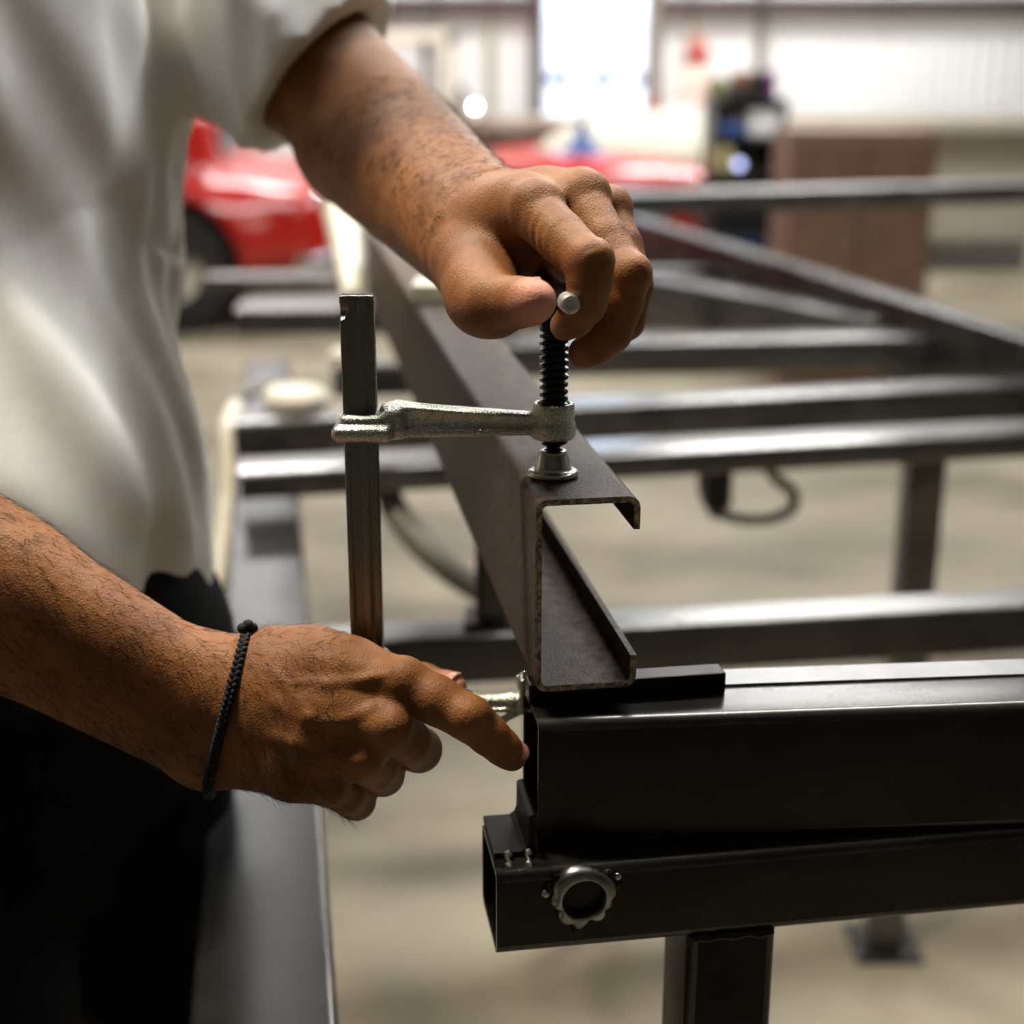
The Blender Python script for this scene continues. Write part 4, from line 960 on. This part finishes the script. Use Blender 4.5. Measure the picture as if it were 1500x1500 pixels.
PP = np.zeros(len(me_.vertices) * 3, np.float32); me_.vertices.foreach_get('co', PP); PP = PP.reshape(-1, 3) + np.array([-.34, .90, 0]); print('person verts', len(PP), len(PA) + len(PB) + len(PC))
tag(person, 'person in white t-shirt and black trousers turning the clamp screw with one hand', 'person')
pad = np.zeros(len(PP), np.float32)
for c, r, a in ((W(793, 443, .597), .0138, 1.0), (W(664, 1006, .706), .010, .6), (W(840, 520, .65), .010, .28), (W(820, 482, .636), .007, .2), (W(752, 1112, .65), .007, .15)):
    pad = np.maximum(pad, a * np.clip(1.25 - np.linalg.norm(PP - c, axis=1) / r, 0, 1).astype(np.float32))
at_ = person.data.attributes.new('pad', 'FLOAT', 'POINT'); at_.data.foreach_set('value', pad)

# ---- nails
def nail(c, along, out, ln, wd_, curve=.35, lift=.0002):
    a = along / np.linalg.norm(along); o = out - a * (out @ a); o /= np.linalg.norm(o); b = np.cross(a, o); v = []; f = []
    n, m = 7, 7
    for i in range(n):
        for j in range(m):
            u = -1 + 2 * i / (n - 1); w = -1 + 2 * j / (m - 1); ww = w * (1 - .22 * max(0, abs(u) - .4) ** 2 / .36)
            v.append(c + a * (u * ln / 2 * (1 - .10 * w * w)) + b * (ww * wd_ / 2) + o * (-curve * wd_ / 2 * ww * ww + lift))
    for i in range(n - 1):
        for j in range(m - 1): f.append((i * m + j, (i + 1) * m + j, (i + 1) * m + j + 1, i * m + j + 1))
    ob = MB().add(v, f).build('fingernail', M['nail'], person, smooth=True); sm = ob.modifiers.new('thick', 'SOLIDIFY'); sm.thickness = .0005; sm.offset = 0
def surf(P, c, d, rad=.004):
    """skin point met when coming from outside along -d towards c"""
    d = d / np.linalg.norm(d); q = P - c; t = q @ d; rr = np.linalg.norm(q - t[:, None] * d, axis=1); k = (rr < rad)
    return c + d * np.percentile(t[k], 90) if k.any() else c

c = surf(PA, W(776, 442, .606), np.array([-.35, -.80, -.25]), .003); nail(c, W(790, 441, .600) - W(760, 443, .616), np.array([-.35, -.80, -.25]), .011, .0125, lift=.0007)
c = surf(PB, W(655, 1006, .712), np.array([0, -.25, 1.])); nail(c, W(664, 1008, .709) - W(620, 1000, .722), np.array([0, -.25, 1.]), .012, .0125, lift=-.0005)
c = surf(PB, W(748, 1104, .648), np.array([.80, -.30, .55])); nail(c, W(752, 1110, .6485) - W(735, 1094, .644), np.array([.80, -.30, .55]), .009, .0095)

# ---- bracelet: braided cord round the right wrist
def cord_loop():
    a = (WRR - ELR); a /= np.linalg.norm(a); a = np.array([.985, .02, -.17]); a /= np.linalg.norm(a)
    c = W(341, 1008, .680); pts = []
    near = PB[np.abs((PB - c) @ a) < .0022]; mid = near.mean(0); e2 = np.array([0, 0, 1.]) - a * a[2]; e2 /= np.linalg.norm(e2); e1 = np.cross(e2, a)
    ang = np.arctan2((near - mid) @ e2, (near - mid) @ e1); rad = np.linalg.norm((near - mid) - ((near - mid) @ a)[:, None] * a, axis=1)
    for k in range(120):
        t = -math.pi + 2 * math.pi * k / 120; d = np.abs((ang - t + math.pi) % (2 * math.pi) - math.pi) < .08
        r = rad[d].max() + .0016 if d.any() else .03
        pts.append((t, r))
    rr = np.array([r for t, r in pts]); rr = (np.roll(rr, 1) + rr + np.roll(rr, -1) + np.roll(rr, 2) + np.roll(rr, -2)) / 5
    return mid, a, e1, e2, rr
mid, ca_, e1_, e2_, rr = cord_loop()
strands = MB()
for sidx in range(3):
    pts = []
    for k in range(480):
        t = -math.pi + 2 * math.pi * k / 480; r = np.interp(k / 4, range(120), rr, period=120); ph = 26 * t + 2 * math.pi * sidx / 3
        lean = .010 * math.sin(t) * 1.0
        pts.append(mid + (e1_ * math.cos(t) + e2_ * math.sin(t)) * (r + .0011 * math.sin(ph * 2)) + ca_ * (.0015 * math.cos(ph) + lean * .35))
    strands.tube(pts, .00125, 8, closed=True)
bl = strands.build('bracelet', M['cord'], person, smooth=True); bl['label'] = 'braided black cord bracelet with a knot'
kt = mid + e2_ * (rr[90] + .0025) + ca_ * .0035
kb = MB()
for i in range(3): kb.lathe(kt + ca_ * (.002 * (i - 1)) + e2_ * (.0016 * (i % 2)) + e1_ * .001 * i, [(.0028 * math.cos(R(t)) + 1e-5, .0028 * math.sin(R(t))) for t in range(-90, 91, 18)], e2_, 14)
kb.build('knot', M['cord'], bl, smooth=True)

# ---- clothes
def shirtf(s):
    ax = [FACE, SIDE, np.array([0, 0, 1.])]
    mid_ = TORSO * .6 + np.array([-.345, .91, 1.18]) * .4
    s.ell(mid_ + np.array([0, 0, -.10]), (.116, .178, .30), k=.03, ax=ax); s.ell(PEL + FACE * -.03 + np.array([0, 0, .06]), (.128, .172, .17), k=.08, ax=ax)
    s.cone(SHL + np.array([0, 0, -.01]), SHR + np.array([0, 0, -.01]), .066, .066, k=.06)
    ha = W(474, 111, .982); da = (ELL_ - SHL) / np.linalg.norm(ELL_ - SHL); hb = SHR + (ELR - SHR) * .62; db = (ELR - SHR) / np.linalg.norm(ELR - SHR)
    s.cone(SHL, ha + da * .088, .079, .0715, k=.035); s.cone(SHR, hb + db * .03, .074, .064, k=.035)
    # cloth folds
    def folds(x, y, z): return .0035 * np.sin(70 * (x + y * .6) + 30 * z) * np.sin(22 * z + 14 * x) + .002 * np.sin(150 * (x * .7 - y) + 40 * z)
    s.v += folds((s.lo[0] + s.h * np.arange(s.n[0]))[:, None, None], (s.lo[1] + s.h * np.arange(s.n[1]))[None, :, None], (s.lo[2] + s.h * np.arange(s.n[2]))[None, None, :]).astype(np.float32)
    # openings: sleeve hems, neck, waist hem
    X = (s.lo[0] + s.h * np.arange(s.n[0]))[:, None, None]; Y = (s.lo[1] + s.h * np.arange(s.n[1]))[None, :, None]; Z = (s.lo[2] + s.h * np.arange(s.n[2]))[None, None, :]
    hn = W(452, 97, 1.0); na = HEMN
    cut = (X - ha[0]) * na[0] + (Y - ha[1]) * na[1] + (Z - ha[2]) * na[2]
    near = np.sqrt((X - ha[0]) ** 2 + (Y - ha[1]) ** 2 + (Z - ha[2]) ** 2) - .165
    s.v = np.maximum(s.v, -np.maximum(-cut, near)).astype(np.float32)
    cut = (X - hb[0]) * db[0] + (Y - hb[1]) * db[1] + (Z - hb[2]) * db[2]; near = np.sqrt((X - hb[0] - db[0] * .04 + .02) ** 2 + (Y - hb[1] - db[1] * .04) ** 2 + (Z - hb[2] - db[2] * .04) ** 2) - .105
    s.v = np.maximum(s.v, -np.maximum(-cut, near)).astype(np.float32)
    s.v += (.0016 * np.exp(-(((X - ha[0]) * na[0] + (Y - ha[1]) * na[1] + (Z - ha[2]) * na[2] + .020) / .0022) ** 2)).astype(np.float32)
    s.v = np.maximum(s.v, (.905 - Z) + 0 * X + 0 * Y).astype(np.float32)
    s.cone(ha + da * .02, ha + da * .16, .054, .060, k=.002, op='s'); s.cone(hb - db * .03, hb + db * .08, .050, .057, k=.002, op='s')
    s.cone(NECK + np.array([0, 0, -.01]), HEAD, .068, .068, k=.004, op='s')
_e = W(452, 97, 1.0); _p = np.cross(W(530, 15, 1.0) - W(375, 178, 1.0), FV); HEMN = _p / np.linalg.norm(_p)
HEMN = HEMN if HEMN @ (ELL_ - SHL) > 0 else -HEMN
HEMN = HEMN + .0 * (ELL_ - SHL) / np.linalg.norm(ELL_ - SHL); HEMN /= np.linalg.norm(HEMN)
shirt = sdf_obj('t_shirt', (-.72, .56, .86), (-.05, 1.32, 1.50), .0045, shirtf, M['shirt'], person, rel=3)
shirt['label'] = 'white short-sleeved t-shirt'
def trousf(s):
    ax = [FACE, SIDE, np.array([0, 0, 1.])]
    s.ell(PEL + FACE * -.02 + np.array([0, 0, -.02]), (.128, .176, .17), k=.04, ax=ax)
    for sg in (-1, 1):
        hipj = PEL + SIDE * .085 * sg + FACE * -.014 + np.array([0, 0, -.08]); kn = PEL + SIDE * .10 * sg + FACE * (.038 + .02 * sg) + np.array([0, 0, -.44]); an = PEL + SIDE * .115 * sg + FACE * (-.01) + np.array([0, 0, -.83])
        s.cone(hipj - FACE * (.012 + .012 * sg), kn - FACE * (.012 + .012 * sg), .095, .072, k=.04); s.cone(kn, an, .074, .062, k=.02)
    X = (s.lo[0] + s.h * np.arange(s.n[0]))[:, None, None]; Y = (s.lo[1] + s.h * np.arange(s.n[1]))[None, :, None]; Z = (s.lo[2] + s.h * np.arange(s.n[2]))[None, None, :]
    s.v += (.004 * np.sin(60 * Z + 18 * X) * np.sin(30 * Y + 9 * X)).astype(np.float32)
    s.v = np.maximum(s.v, np.maximum(.055 - Z, Z - 1.0) + 0 * X + 0 * Y).astype(np.float32)
tro = sdf_obj('trousers', (-.62, .55, .03), (-.06, 1.20, 1.02), .008, trousf, M['denim'], person, rel=2); tro['label'] = 'black trousers'
for sg in (-1, 1):
    an = PEL + SIDE * .115 * sg + FACE * -.01; an[2] = 0
    def bootf(s):
        s.cone(an + np.array([0, 0, .05]), an + np.array([0, 0, .13]), .052, .050, k=.02); s.cone(an + FACE * -.03 + np.array([0, 0, .045]), an + FACE * .15 + np.array([0, 0, .040]), .044, .040, k=.02)
        s.box(an + FACE * .05 + np.array([0, 0, .012]), (.28, .095, .024), r=.011, k=.004, ax=[FACE, SIDE, np.array([0, 0, 1.])])
    sdf_obj('boot', an - np.array([.24, .24, .02]), an + np.array([.24, .24, .22]), .006, bootf, M['leather'], person)
def hairf(s):
    s.ell(hp(-.020, 0, .040), (.100, .082, .088), k=0, ax=hx); s.box(hp(.075, 0, -.03), (.12, .30, .14), r=.03, k=.02, op='s', ax=hx)
sdf_obj('hair', HEAD - .16, HEAD + .18, .006, hairf, M['hair'], person)

# ---- arm hair: short fine strands on forearms and the lower hand
def arm_hair():
    v = []; f = []
    def sow(P, n, cond, flow, ln):
        ids = rng.choice(np.flatnonzero(cond), n)
        return [(P[i], flow, ln) for i in ids]
    nA = vert_normals(PA, FA); nB = vert_normals(PB, FB)
    ta = np.clip(((PA - ELL_) @ (WRL - ELL_)) / ((WRL - ELL_) @ (WRL - ELL_)), 0, 1.2); wa = (WRL - ELL_) / np.linalg.norm(WRL - ELL_)
    tb = ((PB - WRR) @ np.array([1., 0, 0])); wb_ = np.array([.75, -.1, -.65])
    selA = (ta > .18) & (ta < 1.06) & (nA @ (-FV) > -.25) & (nA @ np.array([.3, 0, 1.]) > -.2); selB = (tb > -.12) & (tb < .062) & (nB @ (-FV) > -.35)
    for P, N, sel, flow, n in ((PA, nA, selA, wa, 2600), (PB, nB, selB, wb_, 2200)):
        ids = np.flatnonzero(sel); ids = rng.choice(ids, n)
        for i in ids:
            d = flow + rng.normal(0, .45, 3); nn_ = N[i]; d = d - nn_ * (d @ nn_); d /= np.linalg.norm(d) + 1e-9
            ln = rng.uniform(.004, .010); lift = rng.uniform(.08, .45); sd = np.cross(d, nn_); w = .00008; p = P[i]; k = len(v); bend = rng.normal(0, .25)
            for t in (0, .5, 1):
                c = p + d * ln * t + nn_ * ln * lift * t * (1 - .35 * t) + sd * bend * ln * t * t; ww = w * (1 - .75 * t)
                v += [c - sd * ww, c + sd * ww, c + nn_ * ww * 1.5]
            for a in (0, 3):
                for q in range(3): f.append((k + a + q, k + a + (q + 1) % 3, k + a + 3 + (q + 1) % 3, k + a + 3 + q))
    o = MB().add(v, f).build_raw('arm_hair', M['bodyhair'], person); o['kind'] = 'stuff'
def vert_normals(P, F):
    n = np.cross(P[F[:, 2]] - P[F[:, 0]], P[F[:, 3]] - P[F[:, 1]]); o = np.zeros_like(P)
    for j in range(4):
        for k in range(3): o[:, k] += np.bincount(F[:, j], weights=n[:, k], minlength=len(P))
    return o / (np.linalg.norm(o, axis=1)[:, None] + 1e-12)
def _raw(s, name, m, parent): return link_mesh(name, np.array(s.v) - world_of(parent), s.f, m, parent)
MB.build_raw = _raw
arm_hair()
